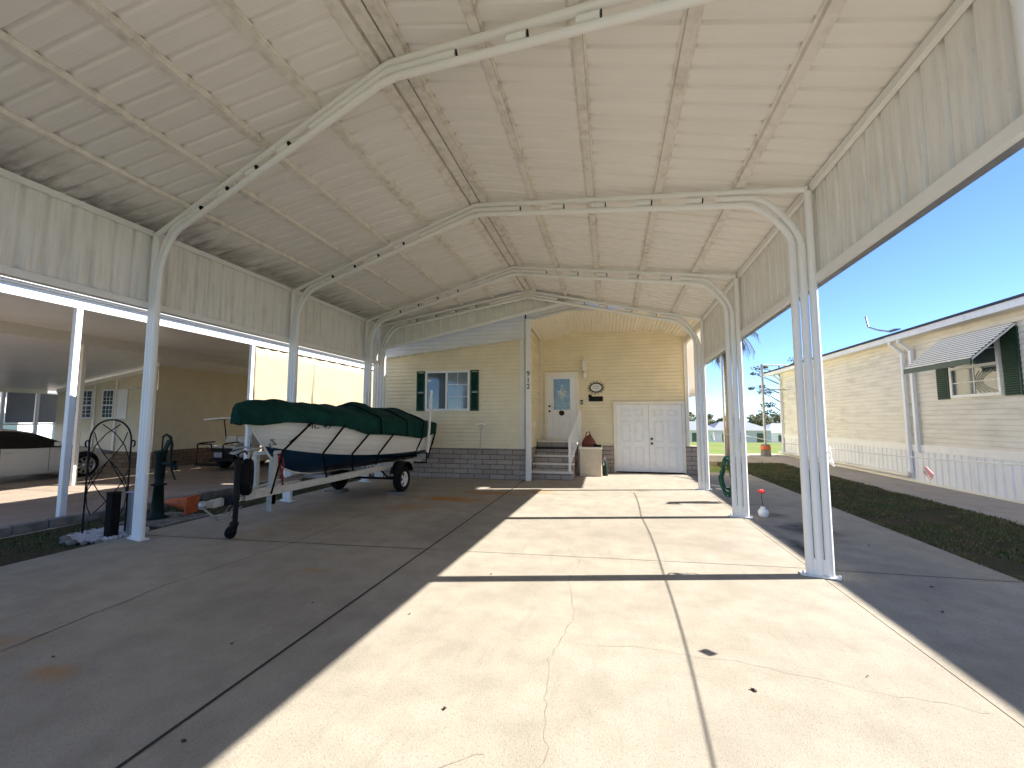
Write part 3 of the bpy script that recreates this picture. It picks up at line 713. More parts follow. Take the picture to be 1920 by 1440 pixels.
# wall things
lt = thing('wall_lantern', (-0.74, DY - 0.02, 2.9), 'cream coach lantern on the wall right of the entry door', 'lantern')
s_ = MB(); s_.lathe([(0.0001, 0.02), (0.06, 0.02), (0.065, 0.0)], (-0.74, DY - 0.03, 3.0), 'Y', 16); s_.tube([(-0.74, DY - 0.05, 3.0), (-0.74, DY - 0.13, 2.98), (-0.74, DY - 0.15, 3.06)], 0.012, 8); s_.build('bracket', 'trim', lt)
s_ = MB(); s_.lathe([(0.03, 3.03), (0.085, 3.06), (0.11, 3.30), (0.0001, 3.30)], (-0.74, DY - 0.15, 0), 'Z', 6, smooth=False); s_.build('lamp_glass', 'lampglass', lt)
s_ = MB(); s_.lathe([(0.13, 3.30), (0.12, 3.33), (0.04, 3.42), (0.015, 3.49), (0.0001, 3.50)], (-0.74, DY - 0.15, 0), 'Z', 6, smooth=False)
for k in range(6): a = 2*PI*k/6; s_.bar((-0.74 + 0.085*math.cos(a), DY - 0.15 + 0.085*math.sin(a), 3.05), (-0.74 + 0.112*math.cos(a), DY - 0.15 + 0.112*math.sin(a), 3.31), 0.014, 0.014)
s_.build('lamp_cap', 'trim', lt)
s_ = MB(); s_.lathe([(0.0001, 2.78), (0.05, 2.82), (0.08, 2.92), (0.05, 3.0), (0.03, 3.03)], (-0.74, DY - 0.15, 0), 'Z', 12); s_.build('lamp_base', 'trim', lt)
op = thing('wall_plaque', (-0.40, DY - 0.02, 2.54), 'oval plaque in a dark scrolled iron frame above the black name board', 'plaque')
s_ = MB(); vs = [(-0.40, DY - 0.032, 2.54)] + [(-0.40 + 0.17*math.cos(2*PI*k/32), DY - 0.03, 2.54 + 0.125*math.sin(2*PI*k/32)) for k in range(32)]
s_.add(vs, [(0, k + 1, (k + 1) % 32 + 1) for k in range(32)]); s_.build('plaque_face', 'lampglass', op)
s_ = MB()
s_.tube([(-0.40 + 0.178*math.cos(2*PI*k/32), DY - 0.035, 2.54 + 0.132*math.sin(2*PI*k/32)) for k in range(32)], 0.013, 6, closed=True)
for k in range(14):
    a = 2*PI*k/14; c_ = Vector((-0.40 + 0.225*math.cos(a), DY - 0.035, 2.54 + 0.178*math.sin(a)))
    s_.tube([c_ + Vector((0.032*math.cos(q/9*2*PI + a), 0, 0.032*math.sin(q/9*2*PI + a))) for q in range(7)], 0.007, 5)
s_.build('iron_scrollwork', 'black', op)
s_ = MB()
for zz, hw in ((2.575, 0.09), (2.515, 0.07)):
    s_.tube([(-0.40 + hw*(i/14 - 1), DY - 0.034, zz + 0.010*math.sin(i*1.9) + 0.006*math.sin(i*0.8)) for i in range(29)], 0.0045, 4)
s_.build('faded_script', 'galv', op)
nb = thing('name_board', (-0.41, DY - 0.02, 2.20), 'small black board with faint lettering below the oval plaque', 'sign')
s_ = MB(); s_.box(-0.62, -0.20, DY - 0.035, DY - 0.016, 2.12, 2.27); s_.lathe([(0.0001, -0.02), (0.05, -0.02), (0.055, 0.0)], (-0.585, DY - 0.035, 2.28), 'Y', 9); s_.build('board', 'black', nb)
s_ = MB()
for k in range(8): s_.cbox((-0.60 + random.uniform(-0.02, 0.05), DY - 0.042, 2.15 + k*0.018), (0.05, 0.006, 0.02), ry=random.uniform(-1, 1))
s_.build('painted_leaves', 'castgreen', nb)
db = thing('doorbell', (-0.84, DY, 2.1), 'black doorbell with white button beside the entry door frame', 'doorbell')
s_ = MB(); s_.box(-0.875, -0.805, DY - 0.04, DY - 0.016, 2.03, 2.17); s_.build('housing', 'black', db, bevel=0.006)
s_ = MB(); s_.box(-0.852, -0.828, DY - 0.046, DY - 0.041, 2.06, 2.12); s_.build('button', 'white', db)
s_ = MB(); s_.box(-2.125, -2.09, 12.0, 12.12, 1.32, 1.50); tag(s_.build('outlet_cover', 'white', bevel=0.005), 'white weatherproof outlet cover on the porch side wall by the steps', 'outlet')
# rolled shade at the porch side
s_ = MB(); rings = []
for i in range(25):
    y = 10.75 + 2.45*i/24; zb = 2.22 - 0.03*abs(math.sin(i*PI/2.0)) - 0.006*(13.2-y)
    rings.append([(2.24 + 0.012*math.sin(i*1.7 + j), y, 3.78 + (zb - 3.78)*j/6) for j in range(7)])
s_.loft(rings, 0, True); o = s_.build('sun_shade', 'shade_cloth'); tag(o, 'white cloth sun shade with scalloped hem hanging beside the porch', 'shade')
so = o.modifiers.new('solid', 'SOLIDIFY'); so.thickness = 0.006

# steps and rail
st = thing('porch_steps', (-1.5, 11.3, 0), 'grey block steps with pale treads up to the entry door', 'steps')
zs = [0.19, 0.38, 0.57, 0.76, 0.93]; ysn = [11.28, 11.60, 11.90, 12.20, 12.50]
for i, (z, y) in enumerate(zip(zs, ysn)):
    zb = 0.0 if i == 0 else zs[i-1]; wx = -0.98 if i < 3 else -0.99
    s_ = MB(); s_.box(-2.08, wx - 0.002*i, y, DY - 0.08, zb + (0.0 if i == 0 else 0.0005), z - 0.03); s_.build('riser', 'block', st)
    s_ = MB(); s_.box(-2.085, wx + 0.01 - 0.002*i, y - 0.025, (ysn[i+1] + 0.01) if i < 4 else DY - 0.07, z - 0.0295, z); s_.build('tread', 'whitesiding' if i != 3 else 'black', st, bevel=0.004)
hr = thing('handrail', (-1.0, 11.6, 0), 'white slatted handrail on the right of the porch steps', 'handrail')
s_ = MB(); s_.box(-0.93, -0.84, 12.72, 12.81, 0.0, 1.80); s_.box(-0.95, -0.82, 12.70, 12.83, 1.80, 1.83); s_.build('newel_post', 'white', hr, bevel=0.004)
s_ = MB(); s_.box(-1.09, -1.03, 11.42, 11.48, 0.19, 1.06); s_.build('newel_post', 'white', hr, bevel=0.004)
s_ = MB(); s_.bar((-1.06, 11.45, 1.06), (-0.90, 12.75, 1.80), 0.05, 0.045); s_.bar((-1.06, 11.45, 0.36), (-0.90, 12.75, 1.04), 0.04, 0.04); s_.build('rail', 'white', hr)
for k in range(1, 9):
    t = k/9; x = -1.06 + 0.16*t; y = 11.45 + 1.3*t; s_ = MB(); s_.bar((x, y, 0.38 + 0.68*t), (x, y, 1.04 + 0.74*t), 0.02, 0.02, (0,1,0)); s_.build('baluster', 'white', hr)
# storage box and things beside it
bx = thing('storage_box', (-0.53, 12.3, 0), 'tan storage box with grey lid between steps and double door', 'box')
s_ = MB(); s_.box(-0.85, -0.25, 12.14, 12.60, 0.0, 0.74); s_.build('body', 'boxtan', bx, bevel=0.01)
s_ = MB(); s_.box(-0.87, -0.22, 12.12, 12.62, 0.742, 0.80); s_.build('lid', 'trim', bx, bevel=0.01)
s_ = MB(); R_ = []
for i in range(13):
    t = i/12; xx = -0.80 + 0.40*t; w2 = 0.09*math.sin(PI*t)**0.5 + 0.01; hh = 0.30*(math.sin(PI*min(1, t*0.9 + 0.06)))**0.7 + 0.02
    R_.append([(xx, 12.36 - w2, 0.80), (xx, 12.36 - w2*1.2, 0.80 + hh*0.5), (xx, 12.36 - w2*0.3, 0.80 + hh), (xx, 12.36 + w2*0.3, 0.80 + hh), (xx, 12.36 + w2*1.2, 0.80 + hh*0.5), (xx, 12.36 + w2, 0.80)])
s_.loft(R_, 0, True, True, True); s_.tube([(-0.70, 12.36, 1.05), (-0.66, 12.36, 1.20), (-0.58, 12.36, 1.22), (-0.52, 12.36, 1.05)], 0.015, 6)
tag(s_.build('bag', 'leather'), 'red brown leather bag slumped on the tan storage box', 'bag')
s_ = MB(); s_.bar((-0.60, 12.40, 1.15), (-0.40, 12.42, 0.84), 0.03, 0.03); s_.cbox((-0.37, 12.36, 0.83), (0.22, 0.16, 0.05)); s_.cbox((-0.42, 12.34, 0.87), (0.10, 0.10, 0.04), ry=0.3)
tag(s_.build('dustpan', 'black'), 'black dustpan and brush beside the bag on the storage box', 'dustpan')
hy = thing('garden_sprayer', (-0.17, 12.4, 0), 'small dark green bottle sprayer standing right of the storage box', 'sprayer')
s_ = MB(); s_.lathe([(0.07, 0), (0.075, 0.02), (0.07, 0.3), (0.04, 0.38), (0.03, 0.42), (0.0001, 0.42)], (-0.16, 12.38, 0)); s_.build('bottle', 'castgreen', hy)
s_ = MB(); s_.tube([(-0.16, 12.38, 0.42), (-0.16, 12.38, 0.52)], 0.02, 8); s_.tube([(-0.16, 12.38, 0.52), (-0.19, 12.30, 0.50), (-0.2, 12.28, 0.3)], 0.012, 8); s_.build('pump_handle', 'pebble', hy)
s_ = MB(); s_.tube([(-3.47, 10.90, 0.0), (-3.38, 10.95, 0.7), (-3.36, 10.99, 1.40)], 0.008, 6)
wd = thing('garden_tool', (-3.45, 10.95, 0), 'thin rod with a pale cross head leaning against the yellow wall', 'tool')
s_.build('rod', 'galv', wd)
s_ = MB(); s_.tube([(-3.48, 10.98, 1.42), (-3.36, 10.97, 1.45), (-3.24, 10.98, 1.42)], 0.022, 8); s_.build('tool_head', 'white', wd)

# ---------------------------------------------------------------- boat
BX = -5.12
bt = thing('boat', (BX, 7.5, 0.6), 'lapstrake motorboat with white sides and navy bottom under a green cover', 'boat')
def sh(u):   return 0.83*(1-(1-u)**2.6)**0.9 * (1 - 0.06*u*u), 5.08 + 4.88*u, 1.66 - 0.27*u + 0.05*u*u
def chn(u):  return 0.72*(1-(1-u)**2.0), 5.50 + 4.45*u, 0.84 + 0.33*(1-u)**3.2
def keel(u): return 0.0, 5.50 + 4.45*u, 0.60 + 0.57*math.exp(-u/0.085)
us = [0, .01, .025, .045, .07, .1, .14, .18, .23, .29, .36, .44, .53, .63, .74, .87, 1.0]
NS = 7
for sg in (1, -1):
    rings = []; rb = []
    for u in us:
        sw, sy, sz = sh(u); cw, cy, cz = chn(u); r = [(BX + sg*(cw + 0.0), cy, cz)]
        for k in range(NS):
            for q, o in ((k/NS + 0.002, 0.024), ((k+1)/NS, 0.002)):
                x = cw + (sw - cw)*(q**0.85) + 0.03*math.sin(PI*q)*min(1, u*5); r.append((BX + sg*(x + o*min(1, u*12)), cy + (sy - cy)*q, cz + (sz - cz)*q))
        rings.append(r)
        kw, ky, kz = keel(u); r2 = []
        for k in range(7):
            q = k/6; bulge = 0.05*math.sin(PI*q)*min(1, u*4)
            r2.append((BX + sg*(cw*q + bulge*0.3), ky + (cy - ky)*q, kz + (cz - kz)*q**(1.0 + 0.5*u) - bulge*0.5))
        rb.append(r2)
    mb = MB(); mb.loft(rings, 0, True); o = mb.build('hull_side', 'hullw', bt)
    for p in o.data.polygons: p.use_smooth = False
    mb = MB(); mb.loft(rb, 0, True); mb.build('hull_bottom', 'hullb', bt)
    # boot line between the colours
    mb = MB(); mb.tube([(BX + sg*(chn(u)[0] + 0.006), chn(u)[1], chn(u)[2] + 0.004) for u in us], 0.012, 6); mb.build('chine_rail', 'hullw', bt)
mb = MB(); cw, cy, cz = chn(1); sw, sy, sz = sh(1); kw, ky, kz = keel(1)
mb.sheet([(BX, ky, kz), (BX + cw, cy, cz), (BX + sw, sy, sz), (BX - sw, sy, sz), (BX - cw, cy, cz)]); mb.build('transom', 'hullw', bt)
mb = MB(); mb.tube([(BX, 5.07, 1.66), (BX, 5.28, 1.42), (BX, 5.495, 1.17)], 0.022, 8); mb.tube([keel(u) if False else (BX, keel(u)[1], keel(u)[2]) for u in us], 0.018, 8); mb.build('stem', 'hullw', bt)
# registration mark, half under the cover
ang = math.atan2(sh(.14)[0] - sh(.04)[0], sh(.14)[1] - sh(.04)[1])
u0 = 0.155; sx_, sy_, sz_ = sh(u0); cx_, cy_, cz_ = chn(u0); q = 0.60
px_, py_, pz_ = cx_ + (sx_ - cx_)*q**.85 + 0.03, cy_ + (sy_ - cy_)*q, cz_ + (sz_ - cz_)*q
RX = BX + px_ + 0.030
rm = text_mesh('MC 43', 0.12, 'registration_mark', 'black', bt, (BX + 0.62, 5.93, 1.455), (PI/2 - 0.30, 0, PI/2 - 0.52), 0.004, 0.25, 1.2)
# outboard bracket under the stern cover
mb = MB(); mb.box(BX - 0.2, BX + 0.2, 9.97, 10.2, 0.75, 1.25); mb.lathe([(0.05, 0.35), (0.06, 0.8)], (BX, 10.1, 0), 'Z', 10); mb.build('outboard_motor', 'black', bt, bevel=0.03)

bc = thing('boat_cover', (BX, 7.5, 1.5), 'dark green canvas cover strapped over the boat on its trailer', 'boat cover')
zbt = [(5.0, 1.50), (5.25, 1.475), (5.6, 1.52), (5.95, 1.50), (6.25, 1.455), (6.6, 1.44), (6.9, 1.37), (7.2, 1.285), (7.6, 1.27), (8.2, 1.23), (8.7, 1.185), (9.25, 1.13), (9.4, 1.14), (9.7, 1.17), (10.05, 1.22)]
ztop = [(4.96, 1.80), (5.15, 1.865), (6.2, 1.86), (7.0, 1.82), (7.40, 1.80), (7.70, 1.93), (8.0, 1.88), (8.6, 1.82), (9.1, 1.83), (9.5, 1.80), (9.9, 1.62), (10.3, 1.56)]
rings = []; nu = 90; ncr = 14
for i in range(nu + 1):
    u = (i/nu); uu = u**1.15; sw, sy, sz = sh(uu); sw = max(sw, 0.03) + 0.045; y0 = 4.985 + 5.15*uu
    ring = []; zb = lerp_tab(zbt, y0); zt = lerp_tab(ztop, y0); zg_ = sz + 0.055
    if u < 0.02: zb = 1.50
    for j in range(-ncr, ncr + 1):
        a = abs(j)/ncr; sg = 1 if j >= 0 else -1
        if a < 0.55:
            q = a/0.55; x = sw*q; z = zt + (zg_ - zt)*q**1.6
        elif a < 0.65:
            q = (a - 0.55)/0.10; x = sw + 0.014*math.sin(q*PI/2); z = zg_ - 0.035*q
        else:
            q = (a - 0.65)/0.35; x = sw + 0.022 - 0.012*q; z = zg_ - 0.035 + (zb - zg_ + 0.035)*q
        y = y0 - 0.0*q if a >= 0.65 else y0
        # wind puckers near the hem, soft sag folds above
        pk = 0.020*math.sin(y0*46 + 3*noise.noise(Vector((y0*3, 0, 0))))*max(0, (a - 0.62)/0.38)*(1 if y0 < 7 or 7.3 < y0 < 8.2 else 0.35)
        nz = noise.noise(Vector((x*sg*2.2, y0*2.2, z*2))) * 0.040 + noise.noise(Vector((x*sg*5, y0*6, z*5))) * 0.020
        ring.append((BX + sg*(x + pk + nz*(0.9 if a > .5 else 0)), y, z + (nz if a < 0.9 else 0)))
    rings.append(ring)
mb = MB(); mb.loft(rings, 0, True)
r0 = rings[0]; mb.add(r0, [tuple(range(len(r0)))], 0, True)
rN = rings[-1]; mb.add(rN, [tuple(range(len(rN)))[::-1]], 0, False)
o = mb.build('canvas', 'cover', bc); so = o.modifiers.new('solid', 'SOLIDIFY'); so.thickness = 0.006
def on_cover(y, side=1):       # polyline over the canvas at a given y
    i = min(range(nu + 1), key=lambda k: abs(rings[k][0][1] - y)); return rings[i]
def ribbon(mb, pts, w_=0.035, up=(0,1,0)):
    for a, b in zip(pts, pts[1:]): mb.bar(a, b, w_, 0.006, up=up)
for yv, foot in ((6.02, (BX + 0.36, 5.30, 0.50)), (6.62, (BX + 0.60, 6.20, 0.62)), (7.22, (BX + 0.62, 6.9, 0.66)), (7.95, (BX + 0.66, 7.6, 0.68)), (9.3, (BX + 0.66, 9.15, 0.7)), (10.02, (BX + 0.7, 9.95, 0.62))):
    mb = MB(); r = on_cover(yv); low = Vector(r[-1]); ch_u = (yv - 5.5)/4.45
    cw, cy, cz = chn(max(0.02, min(1, ch_u)));
    if yv < 10: mid = Vector((BX + cw + 0.03, (yv*0.55 + foot[1]*0.45), cz + 0.02))
    else: mid = Vector((BX + cw + 0.02, 9.98, 0.8))
    ribbon(mb, [low + Vector((0.01, 0, 0.03)), mid, Vector(foot)], 0.034)
    ribbon(mb, [low + Vector((0.02, 0.02, 0.03)), mid + Vector((0.015, 0.10, 0.12))], 0.012)
    mb.build('strap', 'strap', bc)
for yv in (7.55, 8.55, 9.3):
    r = on_cover(yv); mb = MB(); pts = [Vector(p) + Vector((0.0, 0, 0.008)) + Vector(((p[0] - BX)*0.015, 0, 0)) for p in r[::1]]
    ribbon(mb, pts, 0.032); mb.build('strap', 'strap', bc)

# ---------------------------------------------------------------- trailer
tr = thing('boat_trailer', (BX, 8.5, 0), 'white painted boat trailer carrying the covered boat', 'trailer')
mb = MB(); mb.bar((BX, 4.68, 0.455), (BX, 6.3, 0.50), 0.08, 0.10); mb.build('tongue', 'trailer', tr, bevel=0.006)
for sg in (1, -1):
    mb = MB(); mb.bar((BX + sg*0.05, 5.15, 0.47), (BX + sg*0.52, 7.3, 0.565), 0.05, 0.11); mb.bar((BX + sg*0.52, 7.3, 0.565), (BX + sg*0.52, 9.95, 0.60), 0.05, 0.11); mb.build('side_rail', 'trailer', tr, bevel=0.005)
for y in (6.9, 8.2, 9.85):
    wv = 0.52 if y > 7.3 else 0.45
    mb = MB(); mb.bar((BX - wv, y, 0.53), (BX + wv, y, 0.53), 0.06, 0.06); mb.build('cross_member', 'trailer', tr)
mb = MB(); mb.tube([(BX - 0.68, 8.5, 0.30), (BX + 0.68, 8.5, 0.30)], 0.025, 10)
for sg in (1, -1):
    mb.tube([(BX + sg*0.52, 8.05, 0.52), (BX + sg*0.56, 8.25, 0.36), (BX + sg*0.56, 8.5, 0.33), (BX + sg*0.56, 8.75, 0.36), (BX + sg*0.52, 8.95, 0.54)], 0.018, 6)
mb.build('axle', 'black', tr)
for sg in (1, -1):
    for off in (0.30,):
        mb = MB(); mb.bar((BX + sg*(off + 0.02), 6.55, 0.72), (BX + sg*(off + 0.18), 7.4, 0.70), 0.09, 0.045); mb.bar((BX + sg*(off + 0.18), 7.4, 0.70), (BX + sg*(off + 0.22), 9.8, 0.70), 0.09, 0.045); mb.build('bunk', 'rubber', tr)
    for y in (7.5, 9.2): mb = MB(); mb.box(BX + sg*0.50 - 0.02, BX + sg*0.50 + 0.02, y - 0.02, y + 0.02, 0.60, 0.70); mb.build('bunk_bracket', 'galv', tr)
def wheel(parent, c, r, wd_, rim_r, sgn, spokes=5, rimm='white', name='wheel'):
    """wheel with its axle along X; sgn = side the face looks to"""
    t = MB(); h = wd_/2
    t.lathe([(rim_r, -h*0.9), (r*0.93, -h), (r, -h*0.6), (r, h*0.6), (r*0.93, h), (rim_r, h*0.9), (rim_r*0.98, h*0.4), (rim_r*0.98, -h*0.4), (rim_r, -h*0.9)], c, 'X', 32)
    for k in range(36):
        a = 2*PI*k/36; t.cbox((c[0], c[1] + r*math.cos(a), c[2] + r*math.sin(a)), (wd_*0.62, r*0.09, 0.008), rx=a + PI/2)
    wo = t.build(name, 'rubber', parent)
    m_ = MB(); f = sgn*h
    m_.lathe([(rim_r, f*0.9), (rim_r*0.93, f*0.82), (rim_r*0.86, f*0.45), (rim_r*0.5, f*0.5), (rim_r*0.3, f*0.8), (0.0001, f*0.82)] if spokes == 0 else [(rim_r, f*0.9), (rim_r*0.92, f*0.86), (rim_r*0.88, f*0.3)], c, 'X', 32)
    if spokes:
        for k in range(spokes):
            a = 2*PI*k/spokes; ca, sa = math.cos(a), math.sin(a)
            m_.bar((c[0] + f*0.72, c[1] + rim_r*0.15*ca, c[2] + rim_r*0.15*sa), (c[0] + f*0.8, c[1] + rim_r*0.93*ca, c[2] + rim_r*0.93*sa), rim_r*0.26, 0.012, up=(1,0,0))
        m_.lathe([(rim_r*0.28, f*0.6), (rim_r*0.26, f*0.92), (0.0001, f*0.95)], c, 'X', 16)
    m_.build('rim', rimm, wo)
    m_ = MB(); m_.lathe([(rim_r*0.9, f*0.25), (0.0001, f*0.25)], c, 'X', 24); m_.build('brake_disc', 'black', wo)
    return wo
wheel(tr, (BX + 0.75, 8.5, 0.30), 0.26, 0.15, 0.155, 1)
wheel(tr, (BX - 0.75, 8.5, 0.30), 0.26, 0.15, 0.155, -1)
for sg in (1, -1):
    mb = MB(); R_ = []
    for k in range(13):
        a = PI*(0.08 + 0.84*k/12); R_.append([(BX + sg*0.645, 8.5 + 0.34*math.cos(a), 0.36 + 0.32*math.sin(a)), (BX + sg*0.86, 8.5 + 0.34*math.cos(a), 0.36 + 0.32*math.sin(a)), (BX + sg*0.86, 8.5 + 0.34*math.cos(a), 0.33 + 0.32*math.sin(a))])
    mb.loft(R_, 0, True); o = mb.build('fender', 'black', tr); so = o.modifiers.new('solid', 'SOLIDIFY'); so.thickness = 0.004
    mb = MB(); mb.box(BX + sg*0.545, BX + sg*0.74, 8.08, 8.13, 0.60, 0.68); mb.build('light_bracket', 'trailer', tr); mb = MB(); mb.box(BX + sg*0.60, BX + sg*0.84, 9.55, 9.60, 0.62, 0.74); mb.build('light_bracket', 'trailer', tr)
    mb = MB(); gx = BX + sg*0.86; mb.tube([(gx, 9.55, 0.78), (gx + sg*0.02, 9.68, 2.05)], 0.036, 10); mb.tube([(gx + sg*0.02, 9.68, 2.05), (gx + sg*0.022, 9.70, 2.27)], 0.03, 10); mb.build('guide_pole', 'pvc', tr)
    mb = MB(); mb.tube([(BX + sg*0.52, 9.5, 0.55), (gx, 9.5, 0.55), (gx, 9.53, 0.80)], 0.022, 8); mb.build('guide_bracket', 'black', tr)
mb = MB(); mb.cbox((BX, 5.72, 0.72), (0.09, 0.09, 0.92), rx=-0.03); mb.cbox((BX - 0.20, 5.60, 0.74), (0.07, 0.07, 0.55), rx=0.02); mb.bar((BX - 0.26, 5.60, 1.04), (BX + 0.10, 5.74, 1.06), 0.08, 0.05); mb.bar((BX, 5.72, 1.14), (BX + 0.02, 6.05, 1.10), 0.06, 0.05)
mb.build('winch_post', 'trailer', tr, bevel=0.006)
mb = MB(); mb.box(BX - 0.045, BX + 0.045, 5.66, 5.75, 0.16, 0.42); mb.build('winch_post_foot', 'galv', tr)
mb = MB(); mb.lathe([(0.06, -0.06), (0.06, -0.05), (0.025, -0.05), (0.025, 0.05), (0.06, 0.05), (0.06, 0.06)], (BX, 5.62, 1.18), 'X', 16); mb.tube([(BX + 0.06, 5.62, 1.18), (BX + 0.13, 5.62, 1.18), (BX + 0.13, 5.50, 1.26), (BX + 0.20, 5.50, 1.26)], 0.011, 6)
mb.tube([(BX - 0.05, 5.5, 1.10), (BX - 0.2, 5.35, 1.16), (BX - 0.34, 5.30, 1.12)], 0.014, 6); mb.tube([(BX, 5.5, 1.14), (BX, 5.15, 1.10)], 0.016, 6); mb.build('winch', 'galv', tr)
mb = MB()
for k in range(3):
    a = random.uniform(-0.04, 0.04); mb.tube([(BX + 0.06 + a, 5.78, 1.08), (BX + 0.10 + a, 5.80 + a, 0.85), (BX + 0.05 - a, 5.84, 0.66), (BX + 0.09 + a, 5.86, 0.48)], 0.012, 5)
mb.build('safety_strap', 'redrope', tr)
mb = MB(); jx, jy = BX + 0.21, 4.86
mb.lathe([(0.032, 0.20), (0.032, 0.70)], (jx, jy, 0), 'Z', 12); mb.lathe([(0.042, 0.48), (0.042, 1.02), (0.0001, 1.03)], (jx, jy, 0), 'Z', 12); mb.bar((BX, jy, 0.47), (jx, jy, 0.50), 0.05, 0.14)
mb.tube([(jx, jy, 1.0), (jx - 0.02, jy + 0.02, 1.10), (jx + 0.10, jy, 1.14), (jx + 0.14, jy, 1.10)], 0.012, 6); mb.bar((jx, jy - 0.04, 0.2), (jx, jy - 0.06, 0.08), 0.06, 0.03)
for q in (-0.035, 0.035): mb.bar((jx + q, jy, 0.20), (jx + q, jy - 0.05, 0.075), 0.012, 0.06)
jk = mb.build('jack', 'black', tr)
mb = MB(); mb.lathe([(0.0001, -0.028), (0.05, -0.028), (0.078, -0.022), (0.078, 0.022), (0.05, 0.028), (0.0001, 0.028)], (jx, jy - 0.06, 0.080), 'X', 20); mb.lathe([(0.02, -0.05), (0.02, 0.05)], (jx, jy - 0.06, 0.080), 'X', 8); mb.build('jack_wheel', 'rubber', tr)
mb = MB(); mb.bar((BX, 4.72, 0.46), (BX, 4.55, 0.46), 0.07, 0.08); mb.lathe([(0.0001, 0.52), (0.045, 0.50), (0.045, 0.42), (0.0001, 0.42)], (BX, 4.56, 0)); mb.build('coupler', 'galv', tr)
mb = MB()
for k in range(3):
    pts = []; 
    for i in range(14): t = i/13; pts.append((BX + 0.06 + 0.05*k + 0.03*math.sin(i), 4.5 + 0.5*t, 0.44 - 0.14*math.sin(PI*t) - 0.03*k))
    mb.tube(pts, 0.009, 5)
mb.build('safety_chain', 'galv', tr)
# spare tyre on the tongue
sw_ = wheel(tr, (BX + 0.13, 5.10, 0.76), 0.25, 0.12, 0.145, 1, spokes=0, rimm='black', name='spare_wheel')
C0 = Vector((BX + 0.13, 5.10, 0.76)) - world_loc(tr); RM = Matrix.Translation(C0) @ Matrix.Rotation(math.radians(38), 4, 'Z') @ Matrix.Translation(-C0)
for o_ in [sw_] + list(sw_.children): o_.data.transform(RM)
for i, (x, y) in enumerate(((BX + 0.72, 8.48), (BX - 0.76, 8.48))):
    mb = MB(); mb.cbox((x - 0.03, y - 0.02, 0.02), (0.40, 0.30, 0.038), rz=0.1)
    tag(mb.build('board', 'board', bevel=0.004), ['grey board under the near right trailer wheel', 'grey board under the far left trailer wheel'][i], 'board', 'boards under the trailer wheels')

# ---------------------------------------------------------------- planting strip things
x = -8.06; y = 2.3; i = 0
while y < 12.3:
    L_ = random.uniform(0.36, 0.42); mb = MB(); xx = -8.06 + 0.03*math.sin(y*1.3) + (0.2 if y < 3 else 0)
    mb.cbox((0, 0, 0.035), (0.13, L_ - 0.012, 0.135))
    o = mb.build('edging_block', 'stone', bevel=0.015); o.location = (xx, y + L_/2, random.uniform(-0.01, 0.01)); o.rotation_euler = (random.uniform(-.02, .02), random.uniform(-.03, .03), random.uniform(-.04, .04))
    tag(o, 'grey edging block in the row along the left neighbour driveway', 'edging block', 'edging blocks along the neighbour driveway'); y += L_; i += 1
tl = thing('trellis', (-6.75, 4.68, 0), 'black wrought iron garden trellis with arched scrolled top', 'trellis')
TA = Vector((-7.10, 4.54, 0)); TB = Vector((-6.60, 4.72, 0)); TD = (TB - TA)
def T(u, z): p = TA + TD*u; return (p.x, p.y, z)
for u in (0, 1): mb = MB(); mb.tube([T(u, -0.03), T(u, 1.22)], 0.011, 8); mb.build('upright', 'black', tl)
mb = MB(); arc = [T(0.5 - 0.5*math.cos(PI*i/18)*1.0, 1.22 + 0.34*math.sin(PI*i/18)**0.8) for i in range(19)]; mb.tube(arc, 0.011, 8)
for sg, u0 in ((-1, 0.0), (1, 1.0)):
    pts = [T(u0 + sg*(0.055 + 0.055*math.cos(PI - a))*(1 - 0.05*a), 1.22 - 0.03*math.sin(0) + (0.055*(1 - 0.06*a))*math.sin(-a) * -1 * (-1 if False else 1)) for a in [q*0.45 for q in range(11)]]; mb.tube(pts, 0.010, 7)
mb.build('arch', 'black', tl)
mb = MB()
for sg in (0, 1):
    for cv in ([(.29,1.495),(.62,1.36),(.85,1.20),(.97,1.02),(1.0,.80)], [(.10,1.385),(.20,1.22),(.42,1.04),(.72,.87),(.92,.72),(1.0,.55)], [(.02,.86),(.14,.70),(.36,.52),(.62,.36),(.80,.26)], [(.02,.52),(.06,.36),(.16,.24),(.02,.30)][:3], [(.5,1.0),(.25,.78),(.05,.60),(0,.45)]):
        mb.tube([T(u if sg == 0 else 1 - u, z) for u, z in cv], 0.0065, 6)
mb.build('lattice_bars', 'black', tl)
mb = MB(); mb.box(-6.60, -6.49, 4.46, 4.57, -0.03, 0.57); mb.box(-6.605, -6.485, 4.455, 4.575, 0.57, 0.59)
tag(mb.build('timber_post', 'wood', bevel=0.006), 'short black timber post standing in the white pebbles', 'post')
mb = MB(); mb.box(-6.44, -6.36, 4.62, 4.70, -0.03, 0.56); mb.cbox((-6.40, 4.66, 0.57), (0.16, 0.12, 0.02))
tag(mb.build('utility_pedestal', 'galv', bevel=0.005), 'thin grey pedestal behind the black timber post', 'pedestal')
mb = MB()
ico = [(0,0,1), (.894,0,.447), (.276,.851,.447), (-.724,.526,.447), (-.724,-.526,.447), (.276,-.851,.447), (.724,.526,-.447), (-.276,.851,-.447), (-.894,0,-.447), (-.276,-.851,-.447), (.724,-.526,-.447), (0,0,-1)]
icf = [(0,1,2),(0,2,3),(0,3,4),(0,4,5),(0,5,1),(1,6,2),(2,7,3),(3,8,4),(4,9,5),(5,10,1),(2,6,7),(3,7,8),(4,8,9),(5,9,10),(1,10,6),(11,7,6),(11,8,7),(11,9,8),(11,10,9),(11,6,10)]
